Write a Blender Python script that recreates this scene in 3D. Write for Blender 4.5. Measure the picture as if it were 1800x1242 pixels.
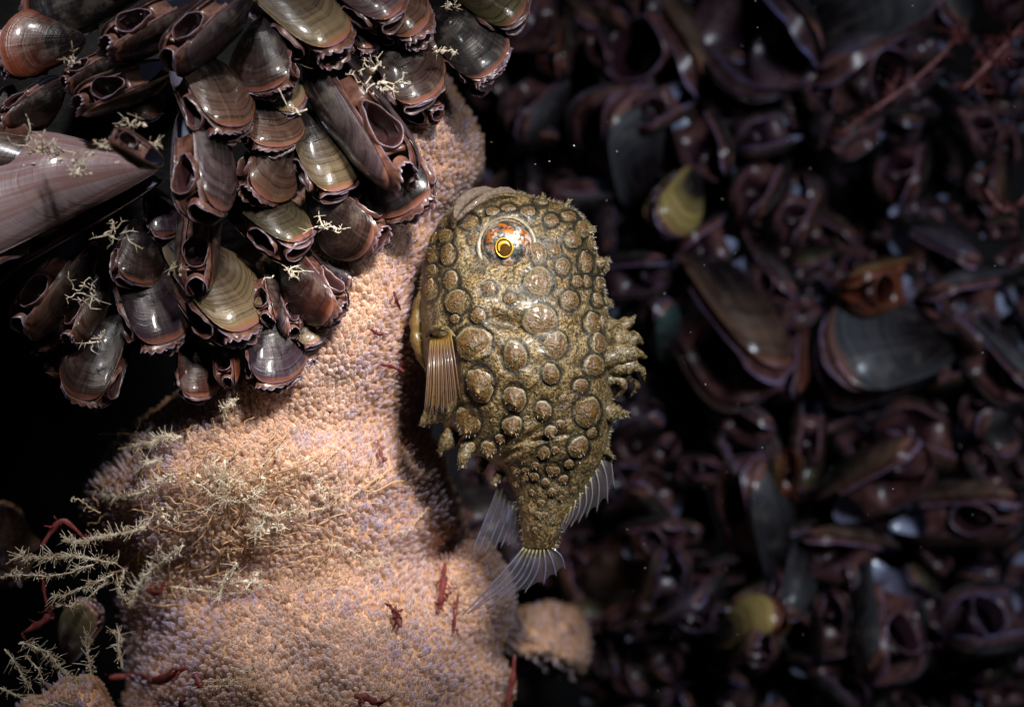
import bpy, math, random
import numpy as np
from mathutils import Vector

for o in list(bpy.data.objects):
    bpy.data.objects.remove(o)
scene = bpy.context.scene
scene.unit_settings.system = 'METRIC'
scene.unit_settings.scale_length = 0.01          # one unit is one centimetre
random.seed(7)
rng = np.random.default_rng(7)
COL = scene.collection
CAMD = 18.0                                      # camera stands 18 cm in front of the fish

# ------------------------------------------------------------------ camera
cam_data = bpy.data.cameras.new('camera')
cam = bpy.data.objects.new('camera', cam_data)
COL.objects.link(cam)
cam.location = (0, -CAMD, 0)
cam.rotation_euler = (math.radians(90), 0, 0)
cam_data.sensor_width = 36
cam_data.lens = 72
cam_data.clip_start = 0.1
cam_data.clip_end = 200
cam_data.dof.use_dof = True
cam_data.dof.focus_distance = CAMD - 0.72
cam_data.dof.aperture_fstop = 0.265
scene.camera = cam

# ------------------------------------------------------------------ water-dark world and the two strobes
world = bpy.data.worlds.new('World')
scene.world = world
world.use_nodes = True
wn = world.node_tree.nodes
sky = wn.new('ShaderNodeTexSky')
sky.sky_type = 'NISHITA'
sky.sun_disc = False
sky.sun_elevation = math.radians(60)
sky.sun_rotation = math.radians(20)
world.node_tree.links.new(sky.outputs[0], wn['Background'].inputs[0])
wn['Background'].inputs[1].default_value = 0.0016

def strobe(name, loc, target, energy, size, blend, radius, color):
    l = bpy.data.lights.new(name, 'SPOT')
    l.energy = energy
    l.spot_size = math.radians(size)
    l.spot_blend = blend
    l.shadow_soft_size = radius
    l.color = color
    o = bpy.data.objects.new(name, l)
    COL.objects.link(o)
    o.location = loc
    d = Vector(target) - Vector(loc)
    o.rotation_euler = d.to_track_quat('-Z', 'Y').to_euler()
    return o

strobe('strobe_snoot', (3.2, -12.6, 7.4), (-0.80, -0.4, 0.10), 29500, 20.5, 1.0, 1.1, (1.0, 0.94, 0.86))
strobe('strobe_right', (8.5, -11.0, 5.5), (2.9, 4.5, -0.6), 8600, 50, 1.0, 2.2, (0.80, 0.89, 1.0))
strobe('strobe_left', (-4.6, -9.5, 10.5), (-3.3, -1.0, 1.1), 7800, 31, 1.0, 0.5, (0.98, 0.96, 0.95))

scene.view_settings.view_transform = 'Standard'
scene.view_settings.look = 'None'
scene.view_settings.exposure = 0.0
scene.view_settings.gamma = 1.0
scene.cycles.use_denoising = True
scene.cycles.max_bounces = 6
scene.cycles.transparent_max_bounces = 12
scene.cycles.sample_clamp_indirect = 4.0

# ------------------------------------------------------------------ helpers
def P(px, py, Y):
    """the point at distance Y behind the fish plane that the photograph shows at (px, py)"""
    k = (CAMD + Y) / CAMD / 200.0
    return np.array([(px - 900.0) * k, Y, (621.0 - py) * k])

def Pv(px, py, Y):
    px, py, Y = np.broadcast_arrays(np.asarray(px, float), np.asarray(py, float), np.asarray(Y, float))
    k = (CAMD + Y) / CAMD / 200.0
    return np.stack([(px - 900.0) * k, Y, (621.0 - py) * k], -1)

def nrm(v):
    v = np.asarray(v, float)
    return v / (np.linalg.norm(v, axis=-1, keepdims=True) + 1e-12)

def mesh_data(name, verts, faces, mats, data=None, mat_idx=None, smooth=True):
    me = bpy.data.meshes.new(name)
    verts = np.asarray(verts, float)
    me.from_pydata(verts.tolist(), [], [tuple(map(int, f)) for f in faces])
    for m in (mats if isinstance(mats, (list, tuple)) else [mats]):
        me.materials.append(m)
    if mat_idx is not None:
        me.polygons.foreach_set('material_index', np.asarray(mat_idx, np.int32))
    if smooth:
        me.polygons.foreach_set('use_smooth', np.ones(len(me.polygons), bool))
    if data is not None:
        a = me.color_attributes.new('data', 'FLOAT_COLOR', 'POINT')
        d = np.ones((len(verts), 4))
        data = np.asarray(data, float)
        d[:, :data.shape[1]] = data
        a.data.foreach_set('color', d.ravel())
    me.update()
    return me

def link(name, me, parent=None):
    o = bpy.data.objects.new(name, me)
    COL.objects.link(o)
    if parent is not None:
        o.parent = parent
        o.matrix_parent_inverse = parent.matrix_world.inverted() if False else o.matrix_parent_inverse
    return o

def tag(o, label=None, cat=None, group=None, kind=None):
    if label: o['label'] = label
    if cat: o['category'] = cat
    if group: o['group'] = group
    if kind: o['kind'] = kind
    return o

def empty(name, loc=(0, 0, 0)):
    o = bpy.data.objects.new(name, None)
    o.empty_display_size = 0.1
    COL.objects.link(o)
    o.location = loc
    return o

class Geo:
    """collects pieces of one mesh"""
    def __init__(self):
        self.v, self.f, self.d, self.m, self.n = [], [], [], [], 0
    def add(self, v, f, d=None, m=0):
        v = np.asarray(v, float)
        self.v.append(v)
        self.f.extend([tuple(int(i) + self.n for i in q) for q in f])
        self.m.extend([m] * len(f))
        if d is None: d = np.ones((len(v), 4))
        d = np.asarray(d, float)
        if d.ndim == 1: d = np.tile(d, (len(v), 1))
        if d.shape[1] < 4: d = np.concatenate([d, np.ones((len(d), 4 - d.shape[1]))], 1)
        self.d.append(d)
        self.n += len(v)
    def mesh(self, name, mats, smooth=True, origin=None):
        v = np.concatenate(self.v)
        if origin is not None: v = v - np.asarray(origin)
        return mesh_data(name, v, self.f, mats, np.concatenate(self.d), self.m, smooth)

def grid_faces(nr, nc, wrap=False):
    f = []
    cc = nc if wrap else nc - 1
    for i in range(nr - 1):
        for j in range(cc):
            j2 = (j + 1) % nc
            f.append((i * nc + j, i * nc + j2, (i + 1) * nc + j2, (i + 1) * nc + j))
    return f

def tube(pts, radii, sides=6, flat=1.0, closed=False):
    pts = np.asarray(pts, float)
    n = len(pts)
    radii = np.broadcast_to(np.asarray(radii, float), (n,))
    if closed:
        tan = nrm(np.roll(pts, -1, 0) - np.roll(pts, 1, 0))
    else:
        tan = nrm(np.gradient(pts, axis=0))
    ref = np.array([0.0, -1.0, 0.01])
    side = nrm(np.cross(tan, ref) + 1e-9)
    up = nrm(np.cross(side, tan))
    a = np.linspace(0, 2 * np.pi, sides, endpoint=False)
    v = (pts[:, None] + radii[:, None, None] * (np.cos(a)[None, :, None] * side[:, None] + flat * np.sin(a)[None, :, None] * up[:, None])).reshape(-1, 3)
    f = []
    for i in range(n if closed else n - 1):
        i2 = (i + 1) % n
        for j in range(sides):
            j2 = (j + 1) % sides
            f.append((i * sides + j, i * sides + j2, i2 * sides + j2, i2 * sides + j))
    if not closed:
        f.append(tuple(range(sides - 1, -1, -1)))
        f.append(tuple((n - 1) * sides + j for j in range(sides)))
    return v, f

def spline(pts, n):
    pts = np.asarray(pts, float)
    if len(pts) == 2:
        t = np.linspace(0, 1, n)[:, None]
        return pts[0] * (1 - t) + pts[1] * t
    p = np.concatenate([[2 * pts[0] - pts[1]], pts, [2 * pts[-1] - pts[-2]]])
    out = []
    for s in np.linspace(0, len(pts) - 1 - 1e-6, n):
        i = int(s); t = s - i
        a, b, c, d = p[i], p[i + 1], p[i + 2], p[i + 3]
        out.append(0.5 * (2 * b + (c - a) * t + (2 * a - 5 * b + 4 * c - d) * t * t + (3 * b - a - 3 * c + d) * t ** 3))
    return np.array(out)

_perm = rng.random((64, 64))
def vnoise(x, y):
    x = np.asarray(x, float); y = np.asarray(y, float)
    xi = np.floor(x).astype(int); yi = np.floor(y).astype(int)
    fx = x - xi; fy = y - yi
    fx = fx * fx * (3 - 2 * fx); fy = fy * fy * (3 - 2 * fy)
    g = lambda a, b: _perm[a % 64, b % 64]
    return (g(xi, yi) * (1 - fx) + g(xi + 1, yi) * fx) * (1 - fy) + (g(xi, yi + 1) * (1 - fx) + g(xi + 1, yi + 1) * fx) * fy - 0.5

# ------------------------------------------------------------------ material helpers
class Mat:
    def __init__(self, name):
        self.m = bpy.data.materials.new(name)
        self.m.use_nodes = True
        self.t = self.m.node_tree
        self.n = self.t.nodes
        self.b = self.n['Principled BSDF']
        self.out = self.n['Material Output']
    def node(self, typ, **kw):
        x = self.n.new(typ)
        for k, v in kw.items(): setattr(x, k, v)
        return x
    def ln(self, a, b): self.t.links.new(a, b)
    def put(self, sock, v):
        if hasattr(v, 'is_linked') or hasattr(v, 'links'): self.ln(v, sock)
        else:
            if isinstance(v, (tuple, list)) and len(v) == 3 and sock.type == 'RGBA': v = (*v, 1)
            sock.default_value = v
    def set(self, **kw):
        for k, v in kw.items():
            self.put(self.b.inputs[k.replace('_', ' ')], v)
        return self
    def coord(self, which='Object'):
        return self.node('ShaderNodeTexCoord').outputs[which]
    def noise(self, scale, detail=3, rough=0.55, vec=None, out='Fac', dist=0.0):
        x = self.node('ShaderNodeTexNoise')
        x.inputs['Scale'].default_value = scale
        x.inputs['Detail'].default_value = detail
        x.inputs['Roughness'].default_value = rough
        x.inputs['Distortion'].default_value = dist
        self.ln(vec if vec is not None else self.coord(), x.inputs['Vector'])
        return x.outputs[out]
    def voro(self, scale, vec=None, feature='F1', out='Distance', rand=1.0):
        x = self.node('ShaderNodeTexVoronoi', feature=feature)
        x.inputs['Scale'].default_value = scale
        x.inputs['Randomness'].default_value = rand
        self.ln(vec if vec is not None else self.coord(), x.inputs['Vector'])
        return x.outputs[out]
    def ramp(self, fac, stops, interp='LINEAR'):
        x = self.node('ShaderNodeValToRGB')
        x.color_ramp.interpolation = interp
        e = x.color_ramp.elements
        while len(e) > 1: e.remove(e[-1])
        for i, (p, c) in enumerate(stops):
            if isinstance(c, (int, float)): c = (c, c, c)
            el = e[0] if i == 0 else e.new(p)
            el.position = p
            el.color = (*c, 1)
        self.ln(fac, x.inputs[0])
        return x.outputs[0]
    def mix(self, fac, a, b, mode='MIX'):
        x = self.node('ShaderNodeMix', data_type='RGBA', blend_type=mode)
        self.put(x.inputs[0], fac); self.put(x.inputs[6], a); self.put(x.inputs[7], b)
        return x.outputs[2]
    def math(self, op, a, b=0.0, clamp=False):
        x = self.node('ShaderNodeMath', operation=op, use_clamp=clamp)
        self.put(x.inputs[0], a); self.put(x.inputs[1], b)
        return x.outputs[0]
    def mapr(self, v, a, b, c, d, smooth=False):
        x = self.node('ShaderNodeMapRange')
        if smooth: x.interpolation_type = 'SMOOTHSTEP'
        self.put(x.inputs[0], v)
        for i, q in enumerate((a, b, c, d)): x.inputs[i + 1].default_value = q
        return x.outputs[0]
    def attr(self, name='data'):
        x = self.node('ShaderNodeAttribute', attribute_name=name)
        s = self.node('ShaderNodeSeparateColor')
        self.ln(x.outputs['Color'], s.inputs[0])
        return s.outputs[0], s.outputs[1], s.outputs[2]
    def objinfo(self, out='Color'):
        return self.node('ShaderNodeObjectInfo').outputs[out]
    def bump(self, h, strength=0.3, dist=0.01):
        x = self.node('ShaderNodeBump')
        x.inputs['Strength'].default_value = strength
        x.inputs['Distance'].default_value = dist
        self.ln(h, x.inputs['Height'])
        self.ln(x.outputs[0], self.b.inputs['Normal'])
        return x.outputs[0]
    def translucent(self, color, fac):
        t = self.node('ShaderNodeBsdfTranslucent')
        self.put(t.inputs[0], color)
        mx = self.node('ShaderNodeMixShader')
        self.put(mx.inputs[0], fac)
        self.ln(self.b.outputs[0], mx.inputs[1]); self.ln(t.outputs[0], mx.inputs[2])
        self.ln(mx.outputs[0], self.out.inputs[0])
        return mx
    def transparent(self, fac):
        t = self.node('ShaderNodeBsdfTransparent')
        mx = self.node('ShaderNodeMixShader')
        self.put(mx.inputs[0], fac)
        src = self.out.inputs[0].links[0].from_socket
        self.ln(src, mx.inputs[1]); self.ln(t.outputs[0], mx.inputs[2])
        self.ln(mx.outputs[0], self.out.inputs[0])

# --- shell: data = (growth 0..1, radial angle 0..1, random)
def shell_material():
    M = Mat('mussel_shell')
    g, ang, rnd = M.attr()
    tint = M.objinfo('Color')
    alpha = M.objinfo('Alpha')                     # pale outer bands 0..1
    orand = M.objinfo('Random')
    wob = M.noise(5, 3)
    gg = M.math('ADD', g, M.math('MULTIPLY', M.math('SUBTRACT', wob, 0.5), 0.05))
    comb = M.node('ShaderNodeCombineXYZ')
    M.ln(M.math('MULTIPLY', gg, 26.0), comb.inputs[0]); M.ln(M.math('MULTIPLY', orand, 40.0), comb.inputs[1])
    rings = M.noise(1.0, 4, 0.7, comb.outputs[0])
    comb2 = M.node('ShaderNodeCombineXYZ')
    M.ln(M.math('MULTIPLY', ang, 60.0), comb2.inputs[0]); M.ln(M.math('MULTIPLY', gg, 1.5), comb2.inputs[1]); M.ln(orand, comb2.inputs[2])
    rays = M.noise(1.0, 2, 0.5, comb2.outputs[0])
    dark = (0.006, 0.004, 0.005)
    # outer periostracum: dark towards the umbo, partly shade painted in, the tint towards the margin
    up = M.math('MULTIPLY', M.mapr(gg, 0.45, 1.0, 0.0, 1.0), alpha, True)
    up = M.math('ADD', up, M.math('MULTIPLY', M.math('SUBTRACT', alpha, 1.8), 0.16, True), True)
    big = M.math('SUBTRACT', alpha, 2.5, True)
    band = M.math('MAXIMUM', M.mapr(rings, 0.40, 0.60, 0.25, 1.0), M.math('MULTIPLY', big, 0.85))
    up = M.math('MULTIPLY', up, band)
    c = M.mix(up, dark, tint)
    c = M.mix(M.mapr(rings, 0.42, 0.62, 0.0, 0.55), c, M.mix(0.5, c, (0.012, 0.008, 0.008)))
    c = M.mix(M.math('MULTIPLY', M.mapr(rays, 0.55, 0.78, 0.0, 0.14), alpha, True), c, (0.30, 0.24, 0.22))
    c = M.mix(M.math('MULTIPLY', M.mapr(rings, 0.62, 0.75, 0.0, 0.3), up), c, (0.30, 0.27, 0.20))
    c = M.mix(M.math('MULTIPLY', big, M.mapr(rays, 0.40, 0.62, 0.0, 0.8)), c, (0.15, 0.065, 0.055))
    worn = M.noise(4.5, 6, 0.65)
    c = M.mix(M.mapr(worn, 0.54, 0.72, 0.0, 0.30), c, (0.20, 0.16, 0.13))
    # horny orange-brown to mauve growing edge
    c = M.mix(M.mapr(gg, 0.945, 0.99, 0.0, 0.6, True), c, (0.30, 0.10, 0.045))
    c = M.mix(M.mapr(g, 0.98, 1.0, 0.0, 0.7), c, (0.30, 0.18, 0.25))
    M.set(Base_Color=c, Roughness=M.math('ADD', M.mapr(rings, 0.3, 0.7, 0.22, 0.40), M.mapr(worn, 0.48, 0.7, 0.0, 0.25)), Coat_Weight=M.mapr(worn, 0.45, 0.65, 0.4, 0.05), Coat_Roughness=0.12)
    M.b.inputs['Specular IOR Level'].default_value = 0.3
    h = M.math('ADD', M.math('MULTIPLY', rings, 1.0), M.math('MULTIPLY', rays, 0.35))
    M.bump(h, 0.35, 0.02)
    return M.m

def nacre_material():
    M = Mat('mussel_nacre')
    n = M.noise(6, 2)
    c = M.mix(M.objinfo('Random'), M.mix(n, (0.10, 0.08, 0.12), (0.2, 0.2, 0.3)), (0.26, 0.29, 0.42))
    M.set(Base_Color=c, Roughness=0.25, Coat_Weight=0.6, Coat_Roughness=0.1)
    return M.m

# --- mantle: data = (edge 0..1, tissue depth, random)
def mantle_material():
    M = Mat('mussel_mantle')
    e, dp, rnd = M.attr()
    n = M.noise(14, 4)
    tint = M.objinfo('Color')
    c = M.mix(M.mapr(n, 0.35, 0.65, 0, 1), (0.06, 0.022, 0.014), (0.19, 0.085, 0.062))
    c = M.mix(M.mapr(dp, 0.1, 0.9, 0.0, 1.0), c, (0.035, 0.012, 0.014))  # deep tissue painted darker, like the shade inside the gape
    c = M.mix(M.math('MULTIPLY', M.mapr(e, 0.76, 1.0, 0.0, 0.9), M.mapr(M.noise(5, 2), 0.35, 0.6, 0.25, 1.0)), c, M.mix(n, (0.17, 0.13, 0.20), (0.46, 0.41, 0.58)))  # lavender lip edges, with bluish rim glints put into the colour
    c = M.mix(1.0, c, tint, 'MULTIPLY')
    M.set(Base_Color=c, Roughness=0.38, Coat_Weight=0.3, Coat_Roughness=0.2)
    M.bump(M.noise(40, 3), 0.25, 0.01)
    M.translucent(c, 0.22)
    return M.m

MAT_SHELL = shell_material()
MAT_NACRE = nacre_material()
MAT_MANTLE = mantle_material()

def rock_material():
    M = Mat('dark_rock')
    n = M.noise(1.2, 6)
    M.set(Base_Color=M.ramp(n, [(0.3, (0.002, 0.0016, 0.002)), (0.7, (0.007, 0.005, 0.006))]), Roughness=0.85)
    M.bump(M.noise(5, 6), 0.5, 0.1)
    return M.m
MAT_ROCK = rock_material()

# ------------------------------------------------------------------ the setting: rock face far behind, dark ledge under the near mussels
def rock_face():
    nx, nz = 90, 64
    xs = np.linspace(-12, 14, nx); zs = np.linspace(-10, 10, nz)
    X, Z = np.meshgrid(xs, zs)
    Y = 8.6 + 1.6 * vnoise(X * 0.45 + 5, Z * 0.45) + 0.7 * vnoise(X * 1.3, Z * 1.3 + 9) + 0.0 * X
    Y = Y + np.clip(-X - 3.5, 0, 9) * 0.35
    v = np.stack([X, Y, Z], -1).reshape(-1, 3)
    o = link('rock_face', mesh_data('rock_face', v, grid_faces(nz, nx), MAT_ROCK))
    tag(o, 'black rock face deep behind the packed mussels', 'rock', kind='structure')
rock_face()

def ledge():
    # rounded dark knob that the near mussel cluster grows from
    nu, nv = 40, 28
    v = []
    c = P(250, 120, 1.55)
    for i in range(nv):
        th = math.pi * i / (nv - 1)
        for j in range(nu):
            ph = 2 * math.pi * j / nu
            d = np.array([math.sin(th) * math.cos(ph), math.sin(th) * math.sin(ph), math.cos(th)])
            r = 1 + 0.22 * float(vnoise(d[0] * 2.2 + 7, d[2] * 2.2 + d[1] * 1.7 + 3))
            v.append(c + d * np.array([2.35, 1.15, 2.0]) * r)
    o = link('rock_knob', mesh_data('rock_knob', v, grid_faces(nv, nu, True), MAT_ROCK))
    tag(o, 'dark rock knob hidden under the near mussel cluster', 'rock', kind='structure')
ledge()

# ------------------------------------------------------------------ sponge mat
COLUMN = np.array([  # py, left edge, right edge of the sponge column
 (90, 660, 740), (120, 640, 772), (180, 600, 806), (250, 560, 838), (300, 535, 836), (350, 510, 815), (400, 480, 790), (500, 415, 762),
 (600, 385, 748), (700, 305, 748), (760, 215, 758), (850, 148, 792), (930, 155, 806), (985, 180, 788), (1040, 205, 800), (1100, 215, 862),
 (1180, 220, 893), (1310, 225, 898)], float)
SPONGE_BACK = 2.05
def sponge_h(px, py):
    px = np.asarray(px, float); py = np.asarray(py, float)
    wx = px + 30 * vnoise(px / 75 + 3, py / 75) + 9 * vnoise(px / 22, py / 22)
    xl = np.interp(py, COLUMN[:, 0], COLUMN[:, 1]); xr = np.interp(py, COLUMN[:, 0], COLUMN[:, 2])
    t = np.clip((wx - (xl + xr) / 2) / ((xr - xl) / 2), -1, 1)
    prof = np.clip(1 - np.abs(t) ** 2.5, 0, 1) ** 0.5
    gy = lambda y, s_: np.exp(-((py - y) / s_) ** 2)
    top = 2.38 + 0.16 * gy(850, 95) + 0.30 * gy(1215, 120) - 0.22 * gy(1010, 56) + 0.14 * gy(640, 120) - 0.10 * gy(740, 40)
    top = top * np.clip((py - 88) / 60, 0, 1) ** 0.5
    h = top * prof
    # shoulder low at the back beside the foot
    d = np.clip(1 - ((wx - 800) / 104) ** 2 - ((py - 1075) / 140) ** 2, 0, None)
    h = np.maximum(h, 1.35 * d ** 0.45)
    return h + np.where(h > 0.6, 0.10 * vnoise(px / 45, py / 45) + 0.22 * vnoise(px / 130 + 4, py / 115), 0)
def sponge_Y(px, py):
    return SPONGE_BACK - sponge_h(px, py)

def sponge_material():
    M = Mat('sponge_skin')
    n = M.noise(2.2, 4)
    fine = M.noise(13, 3)
    spots = M.noise(16, 2, 0.5)
    big = M.noise(0.55, 2)
    c = M.mix(M.mapr(fine, 0.35, 0.65, 0, 1), (0.34, 0.17, 0.085), (0.60, 0.36, 0.23))
    c = M.mix(M.mapr(spots, 0.58, 0.7, 0.0, 0.8), c, (0.13, 0.055, 0.02))
    c = M.mix(M.mapr(n, 0.55, 0.7, 0, 0.35), c, (0.28, 0.11, 0.09))
    M.set(Base_Color=c, Roughness=0.55)
    M.bump(fine, 0.4, 0.03)
    return M.m
def papilla_material():
    # thin hollow skin: clear when looked straight through, milky where it curves away
    M = Mat('sponge_papilla')
    t, rnd, cool = M.attr()
    lw = M.node('ShaderNodeLayerWeight'); lw.inputs[0].default_value = 0.5
    fc = lw.outputs['Facing']
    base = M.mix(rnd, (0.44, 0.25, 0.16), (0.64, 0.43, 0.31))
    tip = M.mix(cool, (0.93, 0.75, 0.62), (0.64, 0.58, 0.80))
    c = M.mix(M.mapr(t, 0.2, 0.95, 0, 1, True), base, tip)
    M.set(Base_Color=c, Roughness=0.4, Sheen_Weight=0.6, Sheen_Roughness=0.25, Sheen_Tint=(0.72, 0.72, 1.0))  # bluish sheen tint stands in for blue-lit fuzz at the edges
    M.translucent(c, 0.30)
    M.transparent(M.mapr(fc, 0.15, 0.8, 0.78, 0.0))
    return M.m
MAT_SPONGE = sponge_material()
MAT_PAP = papilla_material()
_g = Mat('detritus'); _g.set(Base_Color=(0.09, 0.035, 0.012), Roughness=0.7); MAT_GRAIN = _g.m

def papilla_proto(sides=7):
    prof = [(1.0, -0.25), (0.92, 0.3), (0.70, 0.80), (0.42, 1.15), (0.15, 1.36)]
    v, t = [], []
    for r, h in prof:
        for j in range(sides):
            a = 2 * math.pi * j / sides
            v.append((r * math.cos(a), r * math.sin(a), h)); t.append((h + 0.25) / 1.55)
    v.append((0, 0, 1.42)); t.append(1.0)
    f = grid_faces(len(prof), sides, True)
    k = (len(prof) - 1) * sides
    f += [(k + j, k + (j + 1) % sides, len(v) - 1) for j in range(sides)]
    return np.array(v), f, np.array(t)

def build_sponge(name, label, hfun, back, x0, x1, y0, y1, step, spacing, extra_Y=0.0, singles=300, psize=5.3, thr=0.35, seed=3):
    r = np.random.default_rng(seed)
    root = empty(name, P((x0 + x1) / 2, (y0 + y1) / 2, back + extra_Y))
    tag(root, label, 'sponge')
    org = np.array(root.location)
    xs = np.arange(x0, x1 + 1, step); ys = np.arange(y0, y1 + 1, step)
    X, Yp = np.meshgrid(xs, ys)
    Hh = hfun(X, Yp)
    V = Pv(X, Yp, back + extra_Y - Hh).reshape(-1, 3)
    keep = (Hh > 0.02)
    F = [q for q in grid_faces(len(ys), len(xs)) if any(keep.flat[i] for i in q)]
    used = np.unique(np.array(F).ravel())
    remap = -np.ones(len(V), int); remap[used] = np.arange(len(used))
    link('skin', mesh_data('sponge_skin', V[used] - org, [tuple(remap[i] for i in q) for q in F], MAT_SPONGE), root)
    # papillae
    pts = []
    row = 0
    yy = y0
    while yy < y1:
        off = (row % 2) * spacing / 2
        for xx in np.arange(x0 + off, x1, spacing):
            pts.append((xx + r.normal(0, spacing * 0.22), yy + r.normal(0, spacing * 0.22)))
        yy += spacing * 0.86
        row += 1
    pts = np.array(pts)
    e = 3.0
    def surf(p): return Pv(p[:, 0], p[:, 1], back + extra_Y - hfun(p[:, 0], p[:, 1]))
    h0 = hfun(pts[:, 0], pts[:, 1])
    pts = pts[h0 > thr]
    c = surf(pts)
    dx = surf(pts + [e, 0]) - surf(pts - [e, 0]); dy = surf(pts + [0, e]) - surf(pts - [0, e])
    nn = nrm(np.cross(dx, dy)); nn[nn[:, 1] > 0] *= -1
    slope = -nn[:, 1]
    pv, pf, pt = papilla_proto()
    patch = vnoise(pts[:, 0] / 60 + 9, pts[:, 1] / 60 + 2)
    size = psize / 200 * (0.82 + 0.5 * r.random(len(pts))) * (1 + 0.2 * patch)
    elong = (1.0 + 0.7 * r.random(len(pts))) * np.where(slope < 0.45, 1.15, 1.0) * np.where(pts[:, 1] < 400, 0.7, 1.0) * (1 + 0.8 * np.clip(patch, 0, 1))
    slim = np.where(slope < 0.55, 0.7, 1.0)
    axis = nrm(nn + np.array([0.0, -0.1, 0.72]) + r.normal(0, 0.17, (len(pts), 3)))
    cool = np.clip(0.14 + 0.7 * vnoise(pts[:, 0] / 150 + 1, pts[:, 1] / 130 + 5) + np.where(slope < 0.7, 0.6, 0) + np.clip((420 - pts[:, 0]) / 300, 0, 0.5), 0, 1)  # lavender on flanks and left side paints in the dimmer light there
    rnd = r.random(len(pts))
    s1 = nrm(np.cross(axis, np.array([0.3, 0.9, 0.2]))); s2 = np.cross(axis, s1)
    order = np.argsort(-(size * np.clip(slope, 0.2, 1)))
    single = set(order[:singles].tolist()) if singles else set()
    g = Geo()
    for i in range(len(pts)):
        if i in single: continue
        vv = c[i] + size[i] * (slim[i] * (pv[:, :1] * s1[i] + pv[:, 1:2] * s2[i]) + elong[i] * pv[:, 2:] * axis[i])
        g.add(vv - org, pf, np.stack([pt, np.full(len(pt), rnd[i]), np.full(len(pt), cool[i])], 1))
    # dark detritus grains caught between the papillae
    if singles:
        gg = Geo()
        oc0 = np.array([(1, 0, 0), (-1, 0, 0), (0, 1, 0), (0, -1, 0), (0, 0, 1), (0, 0, -1)])
        for i in r.choice(len(pts), 620, replace=False):
            if vnoise(pts[i, 0] / 90 + 2, pts[i, 1] / 90 + 7) < -0.08: continue
            b = (0.006 + 0.013 * r.random() ** 2) * (0.5 + r.random((6, 1)))
            gg.add(c[i] + axis[i] * size[i] * (0.5 + 0.9 * r.random()) + s1[i] * size[i] * 0.9 + oc0 * b - org, [(0, 2, 4), (2, 1, 4), (1, 3, 4), (3, 0, 4), (2, 0, 5), (1, 2, 5), (3, 1, 5), (0, 3, 5)])
        tag(link('detritus_grains', gg.mesh('detritus_grains', MAT_GRAIN, False), root), kind='stuff')
    if g.n:
        tag(link('papillae', g.mesh('papillae', MAT_PAP), root), kind='stuff')
    for i in single:
        vv = size[i] * (slim[i] * (pv[:, :1] * s1[i] + pv[:, 1:2] * s2[i]) + elong[i] * pv[:, 2:] * axis[i])
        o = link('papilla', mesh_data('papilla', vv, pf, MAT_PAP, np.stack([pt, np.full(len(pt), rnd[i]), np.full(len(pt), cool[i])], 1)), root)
        o.location = c[i] - org
    return root

build_sponge('encrusting_sponge', 'large cream sponge covered in fine papillae between the mussel cluster and the fish',
             sponge_h, SPONGE_BACK, 60, 940, 88, 1305, 7, 9.4)

def blob_h(cx, cy, rx, ry, h):
    def f(px, py):
        px = np.asarray(px, float); py = np.asarray(py, float)
        wx = px + 34 * vnoise(px / 40 + 3, py / 40); wy = py + 34 * vnoise(px / 42, py / 42 + 11)
        d = np.clip(1 - ((wx - cx) / rx) ** 2 - ((wy - cy) / ry) ** 2, 0, None)
        return h * d ** 0.45
    return f
build_sponge('sponge_lump', 'small blurred pink sponge lump under the tail fin', blob_h(945, 1132, 92, 72, 2.4), 5.8, 830, 1090, 1030, 1250, 4, 13, 0.0, 0, 6.0, 0.1, 5)
build_sponge('sponge_lump', 'dim violet sponge lump at the edge beyond the hydroid strands', blob_h(5, 945, 55, 80, 0.9), 2.6, -90, 80, 840, 1050, 4, 15, 0.0, 0, 8.0, 0.1, 6)
build_sponge('sponge_lump', 'pale pink sponge mound in the bottom corner beneath pale hydroid tangle', blob_h(125, 1290, 100, 92, 1.2), 0.6, 0, 270, 1140, 1330, 4, 13, 0.0, 0, 7.0, 0.1, 8)

# ------------------------------------------------------------------ mussels
def outline(t, W, camber, ex=0.60):
    x = 0.5 * (1 - np.cos(t))
    side = np.where(np.sin(t) >= 0, 1.0, -1.0)
    w = W * (np.clip(x, 0, 1) ** ex) * (np.clip(1 - x, 0, 1) ** 0.44) / 0.49 * (1 + 0.12 * (ex - 0.6) / 0.3)
    cam_ = camber * W * np.sin(np.pi * x)
    return x, side * w * 0.5 + cam_

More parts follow.
